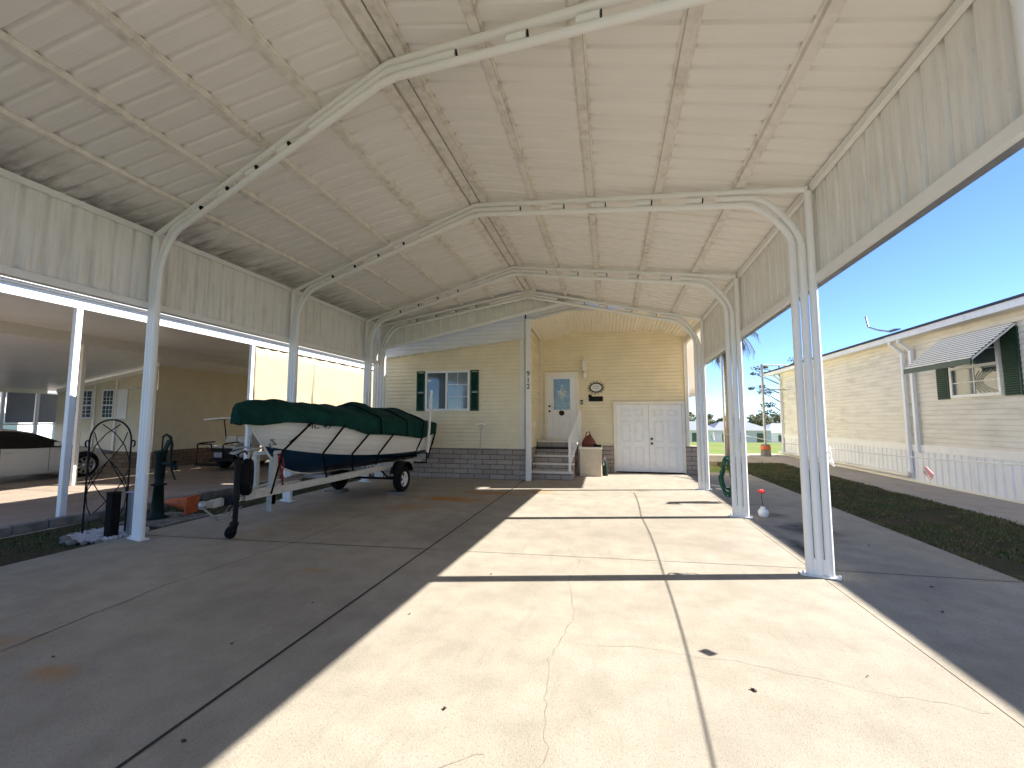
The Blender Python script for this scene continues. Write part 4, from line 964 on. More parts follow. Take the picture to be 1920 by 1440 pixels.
def rock(mb, c, r, sq=0.7, mi=0):
    q = [random.uniform(0.7, 1.2) for _ in ico]; a = random.uniform(0, 6)
    mb.add([(c[0] + r*k*(p[0]*math.cos(a) - p[1]*math.sin(a)), c[1] + r*k*(p[0]*math.sin(a) + p[1]*math.cos(a))*random.uniform(.8, 1), c[2] + r*k*p[2]*sq) for p, k in zip(ico, q)], icf, mi)
for _ in range(1500):
    x = random.uniform(-7.2, -6.38); y = random.uniform(4.25, 5.05)
    if ((x + 6.75)/0.46)**2 + ((y - 4.62)/0.40)**2 > 1: continue
    rock(mb, (x, y, -0.01 + random.uniform(0, 0.02)), random.uniform(0.012, 0.026))
tag(mb.build('pebbles', 'pebble'), 'bed of white pebbles around the trellis foot', kind='stuff')
for k, (x, y, r) in enumerate(((-7.05, 4.32, .075), (-6.90, 4.24, .07), (-6.72, 4.20, .08), (-6.55, 4.22, .06), (-7.16, 4.45, .07), (-6.42, 4.30, .05))):
    mb = MB(); rock(mb, (x, y, 0.0), r); o = mb.build('edge_stone', 'stone', bevel=0.01)
    tag(o, 'rough grey stone at the front rim of the white pebble bed', 'stone', 'stones rimming the pebble bed')
pm = thing('hand_pump', (-7.12, 5.55, 0), 'old dark green cast iron hand water pump in the side bed', 'pump')
mb = MB(); mb.lathe([(0.0001, -0.03), (0.17, -0.03), (0.17, 0.0), (0.10, 0.03), (0.085, 0.12), (0.065, 0.5), (0.105, 0.505), (0.105, 0.53), (0.06, 0.54), (0.07, 0.62), (0.078, 1.0), (0.095, 1.03), (0.095, 1.06), (0.0001, 1.07)], (-7.12, 5.55, 0), 'Z', 20); mb.build('pump_body', 'castgreen', pm)
mb = MB(); mb.tube([(-7.05, 5.55, 0.85), (-6.92, 5.55, 0.86), (-6.82, 5.55, 0.82), (-6.80, 5.55, 0.76)], 0.035, 10); mb.lathe([(0.05, -0.03), (0.05, 0.03)], (-6.88, 5.55, 0.86), 'X', 12); mb.build('spout', 'castgreen', pm)
mb = MB(); mb.tube([(-7.11, 5.55, 1.06), (-7.10, 5.55, 1.27)], 0.012, 6); mb.tube([(-7.11, 5.55, 1.28), (-7.03, 5.55, 1.32), (-6.95, 5.55, 1.28), (-6.91, 5.55, 1.15), (-6.92, 5.55, 0.95), (-6.88, 5.55, 0.75), (-6.80, 5.55, 0.60)], 0.017, 8, radii=[.015,.02,.024,.022,.018,.014,.012])
mb.bar((-7.05, 5.55, 1.06), (-6.97, 5.55, 1.22), 0.03, 0.06); mb.build('pump_handle', 'castgreen', pm)
mb = MB(); mb.box(-7.4, -6.5, 5.15, 6.0, -0.06, -0.012); tag(mb.build('pump_slab', 'stone', bevel=0.01), 'low square stone slab under the hand pump', 'slab')
cn = thing('traffic_cone', (-6.95, 5.9, 0), 'faded orange traffic cone lying on its side by the pump', 'cone')
mb = MB(); mb.lathe([(0.0001, -0.46), (0.022, -0.46), (0.028, -0.45), (0.06, -0.33), (0.098, -0.15), (0.125, 0.0)], (0, 0, 0), 'X', 28); o = mb.build('cone_body', 'orange'); o.parent = cn; o.location = (0.10, 0.0, 0.155); o.rotation_euler = (0, 0.10, 0.25)
mb = MB(); mb.box(-0.015, 0.010, -0.15, 0.15, -0.15, 0.15); o = mb.build('cone_base', 'orange', bevel=0.008); o.parent = cn; o.location = (0.11, 0.0, 0.152); o.rotation_euler = (0.0, 0.10, 0.25)

# ---------------------------------------------------------------- left neighbour: open carport, house, vehicles
nc = thing('neighbour_carport', (-12.5, 8, 0), 'low flat aluminium carport of the left neighbour with sunlit edge beam', 'carport')
EX, IX, FX = -9.26, -13.46, -20.8
mb = MB(); ya, yb = 1.0, 18.8
mb.add([(EX + 0.1, ya, 3.78), (IX, ya, 3.84), (FX - 0.1, ya, 2.70), (EX + 0.1, yb, 3.78), (IX, yb, 3.84), (FX - 0.1, yb, 2.70)], [(0,1,4,3), (1,2,5,4)])
o = mb.build('roof_panel', 'panelgrey', nc); so = o.modifiers.new('s', 'SOLIDIFY'); so.thickness = 0.04; so.offset = -1
mb = MB(); mb.bar((EX, ya, 3.655), (EX, yb, 3.655), 0.05, 0.21); mb.build('edge_beam', 'white', nc)
mb = MB(); mb.bar((EX + 0.09, ya, 3.80), (EX + 0.09, yb, 3.80), 0.12, 0.07); mb.bar((EX + 0.16, ya, 3.845), (EX + 0.16, yb, 3.845), 0.03, 0.02); mb.build('gutter', 'white', nc, bevel=0.008)
mb = MB(); mb.bar((IX, ya, 3.66), (IX, yb, 3.66), 0.09, 0.28); mb.build('inner_beam', 'trim', nc)
mb = MB(); mb.bar((FX, ya, 2.63), (FX, 11.8, 2.63), 0.08, 0.20); mb.build('far_beam', 'trim', nc)
for x, y, zt, mt in ((EX, 5.59, 3.55, 'white'), (EX, 9.42, 3.55, 'white'), (IX, 8.32, 3.52, 'trim'), (IX, 13.9, 3.52, 'trim'), (EX, 15.7, 3.55, 'white'), (FX, 10.62, 2.53, 'white'), (FX, 11.55, 2.53, 'white'), (FX, 8.0, 2.53, 'white'), (EX, 1.7, 3.55, 'white')):
    mb = MB(); mb.box(x - 0.048, x + 0.048, y - 0.048, y + 0.048, -0.12, zt); mb.build('post', mt, nc, bevel=0.008)
mb = MB(); mb.bar((FX, 5.0, 1.40), (FX, 12.2, 1.40), 0.05, 0.06); mb.build('handrail', 'white', nc)
for k, (a, b) in enumerate(((9.52, 11.8), (11.8, 15.6))):
    mb = MB(); rings = []
    n = 30
    for i in range(n + 1):
        y = a + (b - a)*i/n; sag = 0.035*abs(math.sin(i*PI/5)); rings.append([(EX + 0.03 + 0.05*noise.noise(Vector((y*1.1 - j*0.25, j*0.35, k))), y, 3.52 - sag*(1 - j/12) + (0.45 - 3.52)*j/12) for j in range(13)])
    mb.loft(rings, 0, True); o = mb.build('hanging_screen', 'beige_screen'); so = o.modifiers.new('s', 'SOLIDIFY'); so.thickness = 0.005
    tag(o, ['cream fabric screen hung from the neighbour carport, nearer panel', 'wide cream fabric screen hung from the neighbour carport, panel nearest the yellow house'][k], 'screen', 'fabric screens on the neighbour carport')
for k, (a, b) in enumerate(((8.1, 10.52), (10.72, 11.48), (11.62, 12.6))):
    mb = MB(); mb.box(FX - 0.02, FX + 0.01, a, b, 1.45, 2.53); o = mb.build('wind_screen', 'grey_screen')
    tag(o, ['grey wind screen left of the sunlit far post', 'grey wind screen in the middle, behind the white car roof', 'grey wind screen at the right, nearest the windowed wall'][k], 'screen', 'grey wind screens on the far side')
fhw = thing('far_house', (-30, 11, 0), 'sunlit white home with dark window openings seen past the grey wind screens', 'house')
mb = MB(); mb.box(-36, -30, 2, 26, -0.3, 3.0); mb.build('wall', 'white', fhw)
mb = MB(); mb.prism([(-36.4, 3.0), (-29.6, 3.0), (-33, 3.9)], 'Y', 1.8, 26.2); mb.build('roof', 'roofgrey', fhw)
for y in (12.2, 14.0, 15.2, 17.4): mb = MB(); mb.box(-30.03, -29.96, y, y + 0.75, 0.3, 1.9); mb.build('window', 'glass', fhw)
nh = thing('neighbour_house', (-16, 12.4, -0.1), 'tan sided home with ledge stone base behind the left carport', 'house')
nh.name = 'neighbour_house'
WY = 11.85; tz = lambda x: 3.80 + (min(x, IX) - IX)*0.155 - 0.04
mb = MB(); siding(mb, lambda u, z, o: (u, WY - o, z), -20.3, -15.56, 0.44, 3.75, top=tz); mb.box(-20.3, -15.6, WY + 0.001, WY + 0.1, -0.12, 2.6); mb.build('front_wall', 'cream', nh, recalc=False)
mb = MB(); siding(mb, lambda u, z, o: (-15.56 + o, u, z), WY, 17.0, 0.47, 3.78); mb.build('side_wall', 'yellow', nh, recalc=False)
mb = MB(); siding(mb, lambda u, z, o: (u, 17.0 - o, z), -15.56, -9.4, 0.0, 3.78); mb.build('back_wall', 'cream', nh, recalc=False)
mb = MB(); mb.box(-20.3, -15.50, WY - 0.05, WY - 0.002, -0.14, 0.44); mb.build('stone_base', 'stonewall', nh)
mb = MB(); mb.box(-15.545, -15.49, WY - 0.001, 17.0, -0.14, 0.47); mb.build('stone_base', 'stonewall', nh)
mb = MB(); mb.bar((-20.3, WY - 0.04, tz(-20.3) - 0.06), (-15.5, WY - 0.04, tz(-15.5) - 0.06), 0.03, 0.14); mb.build('rake_trim', 'trim', nh)
for x in (-17.38, -18.4, -15.6): mb = MB(); mb.box(x - 0.05, x + 0.05, WY - 0.045, WY - 0.019, 0.46, tz(x) - 0.1); mb.build('batten', 'trim', nh)
for x0, x1 in ((-19.35, -18.48), (-18.03, -17.46)):
    mb = MB(); frame_rect(mb, x0, x1, 1.60, 2.66, WY - 0.05, WY - 0.016, 0.05); mb.box(x0 + 0.05, x1 - 0.05, WY - 0.048, WY - 0.017, 2.06, 2.11); wo = mb.build('window', 'white', nh)
    mb = MB(); mb.box(x0 + 0.05, x1 - 0.05, WY - 0.034, WY - 0.018, 1.65, 2.61); mb.build('pane', 'glass', wo)
    mb = MB()
    for q in (1/3, 2/3): xx = x0 + 0.05 + (x1 - x0 - 0.1)*q; mb.box(xx - .008, xx + .008, WY - 0.04, WY - 0.0345, 1.65, 2.61)
    for zz in (1.78, 1.92, 2.25, 2.38): mb.box(x0 + 0.05, x1 - 0.05, WY - 0.045, WY - 0.0405, zz - .008, zz + .008)
    mb.build('muntin', 'white', wo)
mb = MB(); mb.box(-17.30, -16.84, WY - 0.05, WY - 0.017, 1.60, 2.66); mb.build('shutter', 'white', nh)
mb = MB(); mb.box(-12.8, -11.75, 16.93, 16.98, 0.55, 2.8); frame_rect(mb, -12.9, -11.65, 0.5, 2.9, 16.89, 16.925, 0.09); mb.build('entry_door', 'glass', nh)
mb = MB(); mb.lathe([(0.0001, -0.03), (0.05, -0.03), (0.05, 0)], (-16.5, WY - 0.02, 2.70), 'Y', 12)
for sg in (-1, 1): mb.lathe([(0.0001, 0.0), (0.05, 0.03), (0.05, 0.12)], (-16.5 + sg*0.09, WY - 0.14, 2.68), 'Y', 10)
mb.build('flood_lamp', 'white', nh)
sr = thing('stair_railing', (-11.3, 14.2, 0), 'white picket stair railing at the left neighbour door', 'railing')
mb = MB(); mb.bar((-12.2, 14.2, 1.15), (-10.6, 14.2, 1.95), 0.05, 0.05); mb.bar((-12.2, 14.2, 0.45), (-10.6, 14.2, 1.25), 0.04, 0.04); mb.build('rail', 'white', sr)
for k in range(11): x = -12.15 + 0.155*k; mb = MB(); mb.box(x - .012, x + .012, 14.19, 14.21, 0.45 + 0.5*(x + 12.2), 1.15 + 0.5*(x + 12.2)); mb.build('baluster', 'white', sr)

sr.location = Vector(sr.location) + Vector((-0.85, 1.1, -0.1))
# sedan
def build_car():
    c = thing('sedan', (-16.25, 8.2, 0), 'white sedan with black glass parked in the left neighbour carport', 'car')
    CX = -16.25; F = 10.62
    st_ = [  # s from nose, half width, sill z, belt z, hood centre z
        (0.00, 0.60, 0.34, 0.58, 0.60), (0.06, 0.74, 0.26, 0.66, 0.69), (0.25, 0.84, 0.22, 0.74, 0.79), (0.7, 0.90, 0.20, 0.82, 0.88), (1.2, 0.925, 0.18, 0.88, 0.95), (1.6, 0.93, 0.18, 0.91, 0.97),
        (2.4, 0.935, 0.18, 0.93, 0.96), (3.3, 0.93, 0.18, 0.96, 0.98), (4.0, 0.91, 0.20, 0.98, 1.02), (4.5, 0.86, 0.26, 0.98, 1.05), (4.75, 0.78, 0.32, 0.90, 0.98), (4.85, 0.66, 0.40, 0.70, 0.74)]
    R_ = []
    for s, hw, zs_, zb_, zc in st_:
        y = F - s; r = []
        pr_ = [(0.55, zs_), (0.93, zs_), (0.985, zs_ + 0.06), (1.0, zs_ + (zb_ - zs_)*0.42), (0.985, zs_ + (zb_ - zs_)*0.62), (0.975, zs_ + (zb_ - zs_)*0.68), (0.95, zb_ - 0.03), (0.90, zb_), (0.6, zc - 0.01), (0.0, zc)]
        r = [(CX + hw*a, y, z) for a, z in pr_] + [(CX - hw*a, y, z) for a, z in pr_[::-1][1:]]
        R_.append(r)
    mb = MB(); mb.loft(R_, 0, True, True, True); body = mb.build('body', 'carpaint', c)
    # greenhouse
    gh = [(1.15, 0.80, 0.93), (1.55, 0.78, 1.12), (2.0, 0.72, 1.32), (2.4, 0.68, 1.41), (3.0, 0.67, 1.43), (3.5, 0.68, 1.38), (4.0, 0.70, 1.22), (4.45, 0.70, 1.03)]
    R_ = []
    for s, hw, zt in gh:
        y = F - s; zb_ = 0.90; R_.append([(CX + 0.88, y, zb_), (CX + 0.80 + (hw - .80)*0.6, y, zb_ + (zt - zb_)*0.6), (CX + hw, y, zt - 0.035), (CX + hw*0.9, y, zt), (CX, y, zt + 0.03), (CX - hw*0.9, y, zt), (CX - hw, y, zt - 0.035), (CX - 0.80 - (hw - .80)*0.6, y, zb_ + (zt - zb_)*0.6), (CX - 0.88, y, zb_)])
    mb = MB(); mb.loft(R_, 0, True, False, True); mb.build('greenhouse', 'carglass', c)
    mb = MB(); R2 = [[(p[0], p[1], p[2] + 0.006) for p in r[2:7]] for r in R_[2:7]]; mb.loft(R2, 0, True); o = mb.build('roof_skin', 'carpaint', c); so = o.modifiers.new('s', 'SOLIDIFY'); so.thickness = 0.006
    for s, sg in ((0.92, 1), (0.92, -1), (3.85, 1), (3.85, -1)):
        mb = MB(); mb.lathe([(0.385, 0.0), (0.385, 0.02), (0.0001, 0.02)], (CX + sg*0.915, F - s, 0.36), 'X', 28); mb.build('wheel_arch', 'black', c)
        wheel(c, (CX + sg*0.90, F - s, 0.335), 0.335, 0.21, 0.25, sg, spokes=9, rimm='alum')
    for y in (F - 1.75, F - 2.75, F - 3.6):
        mb = MB()
        mb.bar((CX + 0.935, y, 0.26), (CX + 0.93, y, 0.92), 0.007, 0.006, up=(1,0,0)); mb.build('door_seam', 'black', c)
    for y in (F - 2.60, F - 3.45): mb = MB(); mb.tube([(CX + 0.925, y - 0.09, 0.80), (CX + 0.955, y - 0.05, 0.805), (CX + 0.955, y + 0.05, 0.805), (CX + 0.925, y + 0.09, 0.80)], 0.011, 6); mb.build('door_handle', 'alum', c)
    mb = MB(); mb.loft([[(CX + 0.82, F - 0.14, 0.60), (CX + 0.80, F - 0.12, 0.70)], [(CX + 0.885, F - 0.42, 0.66), (CX + 0.875, F - 0.42, 0.75)]]); o = mb.build('headlight', 'glasslight', c); so = o.modifiers.new('s', 'SOLIDIFY'); so.thickness = 0.03; so.offset = 0
    mb = MB(); mb.cbox((CX + 1.0, F - 1.62, 1.00), (0.16, 0.10, 0.12)); mb.build('side_mirror', 'carpaint', c, bevel=0.02)
    c.location.z -= 0.12; c.location.y += 0.0
car_ = build_car()
# golf cart
gc = thing('golf_cart', (-12.0, 11.4, 0), 'white and black golf cart with beige rear seat and flat roof', 'golf cart')
G = MB(); gx, gy = -12.0, 11.0     # rear faces the camera
G.box(-12.55, -11.55, 11.05, 13.2, 0.26, 0.34); G.box(-12.45, -11.65, 11.1, 11.9, 0.34, 0.66); G.box(-12.7, -11.75, 10.72, 11.02, 0.16, 0.22); G.build('chassis', 'black', gc, bevel=0.01)
mb = MB(); R_ = []
for i in range(9):
    t = i/8; y = 10.98 + 1.3*t; z = 0.42 + 0.25*math.sin(PI*min(1, t*1.1 + 0.1)*0.9); R_.append([(-11.72, y, z + 0.03), (-11.45, y, z), (-11.36, y, z - 0.10), (-11.36, y, 0.40)])
mb.loft(R_, 0, True); o = mb.build('rear_fender', 'carpaint', gc); so = o.modifiers.new('s', 'SOLIDIFY'); so.thickness = 0.02
mb = MB(); R_ = []
for i in range(7):
    t = i/6; y = 12.5 + 1.0*t; z = 0.80 - 0.3*t*t; R_.append([(-12.6, y, 0.35), (-12.6, y, z), (-12.0, y, z + 0.06), (-11.4, y, z), (-11.4, y, 0.35)])
mb.loft(R_, 0, True, False, True); mb.build('front_cowl', 'carpaint', gc)
mb = MB(); mb.box(-12.55, -11.5, 11.02, 11.32, 0.68, 0.77); mb.build('seat', 'seat', gc, bevel=0.03)
for a, b in ((-12.28, -11.86), (-11.84, -11.38)): mb = MB(); mb.cbox(((a+b)/2, 11.42, 0.93), (b - a, 0.09, 0.25), rx=-0.12); mb.build('backrest', 'seat', gc, bevel=0.035)
mb = MB(); mb.box(-12.45, -11.45, 11.75, 12.2, 0.68, 0.78); mb.build('seat', 'seat', gc, bevel=0.03)
mb = MB(); mb.tube([(-12.85, 11.2, 1.60), (-12.85, 11.2, 1.60001)], 0.001, 4); R_ = []
for i in range(9):
    t = i/8; y = 10.95 + 2.1*t; z = 1.60 + 0.03*math.sin(PI*t); R_.append([(-12.72, y, z - 0.03), (-12.68, y, z), (-12.0, y, z + 0.05), (-11.32, y, z), (-11.28, y, z - 0.03)])
mb = MB(); mb.loft(R_, 0, True); o = mb.build('roof', 'trim', gc); so = o.modifiers.new('s', 'SOLIDIFY'); so.thickness = 0.05
mb = MB()
for x in (-12.35, -11.45):
    for y0, y1 in ((11.55, 11.35), (13.0, 12.6)): mb.tube([(x, y0, 0.5), (x, y1, 1.58)], 0.018, 6)
mb.build('roof_strut', 'black', gc)
for sg, xx in ((-1, -12.72), (1, -11.75)):
    mb = MB(); mb.tube([(xx, 10.80, 0.2), (xx, 10.80, 0.78), (xx, 10.86, 0.84), (xx, 11.4, 0.86)], 0.02, 8)
    if sg < 0: mb.tube([(xx, 10.80, 0.82), (-12.2, 10.80, 0.82), (-12.15, 10.80, 0.6)], 0.02, 8)
    mb.build('grab_rail', 'black', gc)
mb = MB(); mb.box(-12.3, -12.0, 11.00, 11.04, 0.40, 0.55); mb.build('rear_plate', 'galv', gc)
for x, sg in ((-11.50, 1), (-12.52, -1)):
    for y in (11.62, 13.1): wheel(gc, (x, y, 0.23), 0.23, 0.18, 0.12, sg, spokes=0, rimm='galv')
mb = MB(); mb.lathe([(0.05, -0.01), (0.05, 0.01), (0.0001, 0.012)], (-11.40, 10.97, 0.48), 'Y', 12); mb.build('tail_light', 'black', gc)
gc.location = Vector(gc.location) + Vector((-0.62, 0.85, -0.12)); gc.scale = (1.07, 1.07, 1.07)
# ---------------------------------------------------------------- right neighbour
rn = thing('neighbour_house', (7.5, 14, 0), 'long beige sided home with white ribbed skirting on the right', 'house')
NX = 7.50; ya, yb = -6.0, 21.3
mb = MB(); siding(mb, lambda u, z, o: (NX - o, u, z), ya, yb, 0.92, 3.62, 0.108); mb.box(NX + 0.001, NX + 0.1, ya, yb, 0.0, 3.6); mb.build('side_wall', 'bsiding', rn, recalc=False)
mb = MB(); R_ = []
for s, h in rib_profile(yb - ya, 0.20, 0.09, 0.018): R_.append([(NX - 0.03 - h, ya + s, 0.78), (NX - 0.03 - h, ya + s, 0.0)])
mb.loft(R_, 0, False); mb.build('skirting', 'whiteskirt', rn, recalc=False)
mb = MB(); mb.box(NX - 0.06, NX - 0.001, ya, yb, 0.78, 0.94); mb.build('skirting_trim', 'white', rn)
mb = MB(); mb.box(NX - 0.065, NX - 0.02, ya, yb, 0.0, 0.05); mb.build('skirting_sill', 'trim', rn)
mb = MB(); mb.prism([(NX - 0.43, 3.715), (9.9, 4.42), (12.3, 3.72), (12.3, 3.80), (9.9, 4.49), (NX - 0.43, 3.765)], 'Y', ya - 0.2, yb + 0.9); mb.build('roof', 'roofdark', rn)
mb = MB(); mb.prism([(NX + 0.11, 0.0), (12.0, 0.0), (12.0, 3.7), (9.9, 4.36), (NX + 0.11, 3.62)], 'Y', ya, yb - 0.005); mb.build('end_wall', 'bsiding', rn)
for a, b, mt in ((ya, 13.05, 'whiteskirt'), (13.1, yb + 0.9, 'whiteskirt')):
    mb = MB(); xo = 0.0 if a < 0 else 0.02; mb.box(NX - 0.40 + xo, NX - 0.285, a, b, 3.575, 3.69); mb.box(NX - 0.415 + xo, NX - 0.28, a, b, 3.69, 3.712); mb.build('gutter', mt, rn, bevel=0.006)
mb = MB(); mb.box(NX - 0.284, NX - 0.001, ya, yb + 0.8, 3.60, 3.63); mb.build('soffit', 'trim', rn)
def downspout(y, bottom=0.15, dx=0.0):
    mb = MB(); mb.bar((NX - 0.33, y, 3.60), (NX - 0.33, y, 3.50), 0.07, 0.09, up=(0,1,0)); mb.bar((NX - 0.33, y, 3.53), (NX - 0.10, y, 3.30), 0.07, 0.09, up=(0,1,0)); mb.bar((NX - 0.09, y, 3.33), (NX - 0.09, y, bottom), 0.07, 0.09, up=(0,1,0)); mb.build('downspout', 'whiteskirt', rn, bevel=0.008)
downspout(12.62, 0.75); downspout(12.95, 0.22); downspout(21.15, 0.1)
mb = MB(); mb.tube([(NX - 0.12, 12.95, 0.25), (NX - 0.14, 12.95, 0.15), (NX - 0.14, 13.3, 0.15), (NX - 0.13, 16.5, 0.14), (NX - 0.13, 21.5, 0.11)], 0.05, 12); mb.lathe([(0.065, -0.08), (0.065, 0.08)], (NX - 0.13, 17.9, 0.14), 'Y', 12); mb.tube([(NX - 0.13, 17.9, 0.14), (NX - 0.13, 17.9, 0.42)], 0.03, 8); mb.build('drain_pipe', 'bsiding', rn)
mb = MB(); y0, y1, z0, z1 = 10.22, 11.50, 2.04, 3.30
mb.box(NX - 0.06, NX - 0.015, y0, y1, z0, z0 + 0.06); mb.box(NX - 0.06, NX - 0.015, y0, y1, z1 - 0.06, z1); mb.box(NX - 0.06, NX - 0.015, y0, y0 + 0.06, z0 + 0.06, z1 - 0.06); mb.box(NX - 0.06, NX - 0.015, y1 - 0.06, y1, z0 + 0.06, z1 - 0.06); mb.box(NX - 0.058, NX - 0.016, y0 + 0.06, y1 - 0.06, 2.65, 2.71)
wo = mb.build('window', 'white', rn)
mb = MB(); mb.box(NX - 0.035, NX - 0.017, y0 + 0.06, y1 - 0.06, z0 + 0.06, z1 - 0.06); mb.build('pane', 'glass', wo)
mb = MB(); mb.box(NX - 0.045, NX - 0.0355, (y0+y1)/2 - .01, (y0+y1)/2 + .01, z0 + .06, z1 - .06)
for zz in (2.36, 3.0): mb.box(NX - 0.050, NX - 0.0455, y0 + .06, y1 - .06, zz - .008, zz + .008)
mb.build('muntin', 'white', wo)
mb = MB()
for k in range(5): mb.tube([(NX - 0.040, y0 + 0.1 + 0.1*k + 0.35*math.sin(t*PI)*(1 - k*.15), 2.12 + 0.45*t) for t in [i/8 for i in range(9)]], 0.008, 4)
mb.build('curtain_folds', 'seat', wo)
for a, b in ((9.80, 10.16), (11.56, 11.90)):
    mb = MB(); mb.box(NX - 0.05, NX - 0.016, a, b, z0 - 0.02, z1 + 0.02); z = z0 + 0.02
    while z < z1: mb.cbox((NX - 0.055, (a+b)/2, z), (0.010, b - a - 0.06, 0.036), ry=-0.5); z += 0.045
    mb.build('shutter', 'greenshut', rn)
aw = MB(); ax0, ax1 = 9.80, 11.68; n = 13
ln = lambda t: (NX - 0.04 - 0.74*t, 3.40 - 0.66*t)
for k in range(n):
    (xA, zA), (xB, zB) = ln(k/n), ln((k + 1)/n); zm = zA + (zB - zA)*0.45; i0, i1 = ax0, ax1
    aw.add([(xA, i0, zA), (xA, i1, zA), (xB, i1, zm), (xB, i0, zm)], [(0,1,2,3)], 1); aw.add([(xB, i0, zm), (xB, i1, zm), (xB, i1, zB), (xB, i0, zB)], [(0,1,2,3)], 0)  # black slat faces paint the shaded gaps between white slats
awo = aw.build('awning', ['white', 'black'], rn, recalc=False); so = awo.modifiers.new('s', 'SOLIDIFY'); so.thickness = 0.003
mb = MB(); mb.box(NX - 0.80, NX - 0.77, ax0, ax1 + 0.02, 2.62, 2.73); mb.build('awning_valance', 'greenshut', awo)
mb = MB()
for y in (ax0 + 0.02, ax1 - 0.03): mb.bar((NX - 0.05, y, 3.36), (NX - 0.78, y, 2.70), 0.02, 0.03)
mb.build('awning_arm', 'white', awo)
mb = MB(); mb.tube([(NX - 0.15, 13.2, 3.90), (NX - 0.2, 13.7, 4.05), (NX - 0.2, 14.1, 4.22), (NX - 0.2, 14.2, 4.55)], 0.024, 8); mb.cbox((NX - 0.15, 13.1, 3.92), (0.16, 0.30, 0.03)); mb.build('vent_pipe', 'galv', rn)

# ---------------------------------------------------------------- rope along the right posts, sign, hose, flower
rp = thing('safety_rope', (2.12, 5, 1.27), 'thin white rope strung waist high along the right carport posts', 'rope')
mb = MB(); pts = []
for (a, za), (b, zb) in zip([(-0.2, 1.36), (2.53, 1.33), (5.2, 1.27), (7.8, 1.30), (10.4, 1.30)], [(2.53, 1.33), (5.2, 1.27), (7.8, 1.30), (10.4, 1.30)]):
    for i in range(8): t = i/8; pts.append((2.175, a + (b-a)*t, za + (zb-za)*t - 0.02*math.sin(PI*t)))
mb.tube(pts, 0.0055, 6); mb.build('cord', 'fibre', rp)
mb = MB()
for yk in (5.17, 10.35):
    for k in range(4): c_ = Vector((2.20, yk - 0.04, 1.22 - 0.03*k)); mb.tube([c_ + Vector((0.03*math.sin(q*.7) + .01*k, 0.035*math.cos(q*.7), 0.055*math.sin(q*.7 + k))) for q in range(9)], 0.007, 5)
mb.build('rope_loops', 'fibre', rp)
sg_ = thing('hanging_tag', (2.18, 3.62, 1.2), 'small faded pink warning tag hanging from the white rope', 'sign')
mb = MB(); mb.cbox((2.175, 3.62, 1.185), (0.012, 0.085, 0.055), rx=0.6); mb.build('tag_plate', 'pink', sg_, bevel=0.005)
mb = MB(); mb.cbox((2.166, 3.63, 1.195), (0.004, 0.04, 0.012), rx=0.75); mb.cbox((2.166, 3.61, 1.172), (0.004, 0.07, 0.008), rx=0.75); mb.build('tag_lettering', 'white', sg_)
hp = thing('garden_hose', (2.36, 8.9, 0), 'dark green garden hose coiled on a hanger post beside the carport', 'hose')
mb = MB()
for k in range(9):
    w2 = random.uniform(0.09, 0.17); zb = random.uniform(0.10, 0.28); zt = random.uniform(0.78, 0.86); y = 8.86 + 0.022*k; cx = 2.15 + random.uniform(-.03, .03)
    mb.tube([(cx + w2*math.sin(a)*(1 if math.cos(a) < 0 else 0.75), y + 0.02*math.sin(a*2), (zt + zb)/2 + (zt - zb)/2*math.cos(a)) for a in [2*PI*i/24 for i in range(24)]], 0.014, 7, closed=True)
mb.tube([(2.11, 8.8, 0.7), (2.05, 8.8, 0.78), (2.09, 8.8, 0.86), (2.21, 8.82, 0.88), (2.31, 8.82, 0.8)], 0.02, 7)
mb.build('coil', 'hose', hp)
mb = MB(); mb.tube([(2.25, 8.96, -0.03), (2.25, 8.96, 0.92)], 0.02, 8); mb.tube([(2.12, 8.86, 0.84), (2.21, 8.96, 0.85), (2.33, 8.86, 0.84)], 0.015, 6); mb.build('hanger_post', 'black', hp)
mb = MB(); mb.tube([(2.55, 9.7, 0.02), (2.45, 10.3, 0.02), (2.3, 10.5, 0.02), (2.6, 10.7, 0.02), (2.3, 11.0, 0.02)], 0.02, 8); tag(mb.build('pvc_pipe', 'pvc'), 'short white pipe lying on the path behind the hose', 'pipe')
fl = thing('flower_pot', (2.37, 7.78, 0), 'small white pot with one red flower beside the carport post', 'flower pot')
mb = MB(); mb.lathe([(0.0001, 0), (0.062, 0), (0.075, 0.05), (0.078, 0.09), (0.05, 0.125), (0.035, 0.13), (0.035, 0.16), (0.0001, 0.16)], (2.38, 7.76, 0.0)); mb.build('pot', 'white', fl)
mb = MB(); mb.tube([(2.38, 7.76, 0.15), (2.372, 7.76, 0.27), (2.365, 7.76, 0.36)], 0.006, 5); mb.build('stem', 'brownwood', fl)
mb = MB()
for k in range(14):
    a = k*2.4; t = k/14; d_ = Vector((math.cos(a)*math.cos(t*1.3), math.sin(a)*math.cos(t*1.3), math.sin(t*1.3)*0.9)); c_ = Vector((2.365, 7.76, 0.39)); rock(mb, c_ + d_*0.033, 0.026, 0.9)
rock(mb, (2.365, 7.76, 0.40), 0.04, 1); mb.build('blossom', 'red', fl)

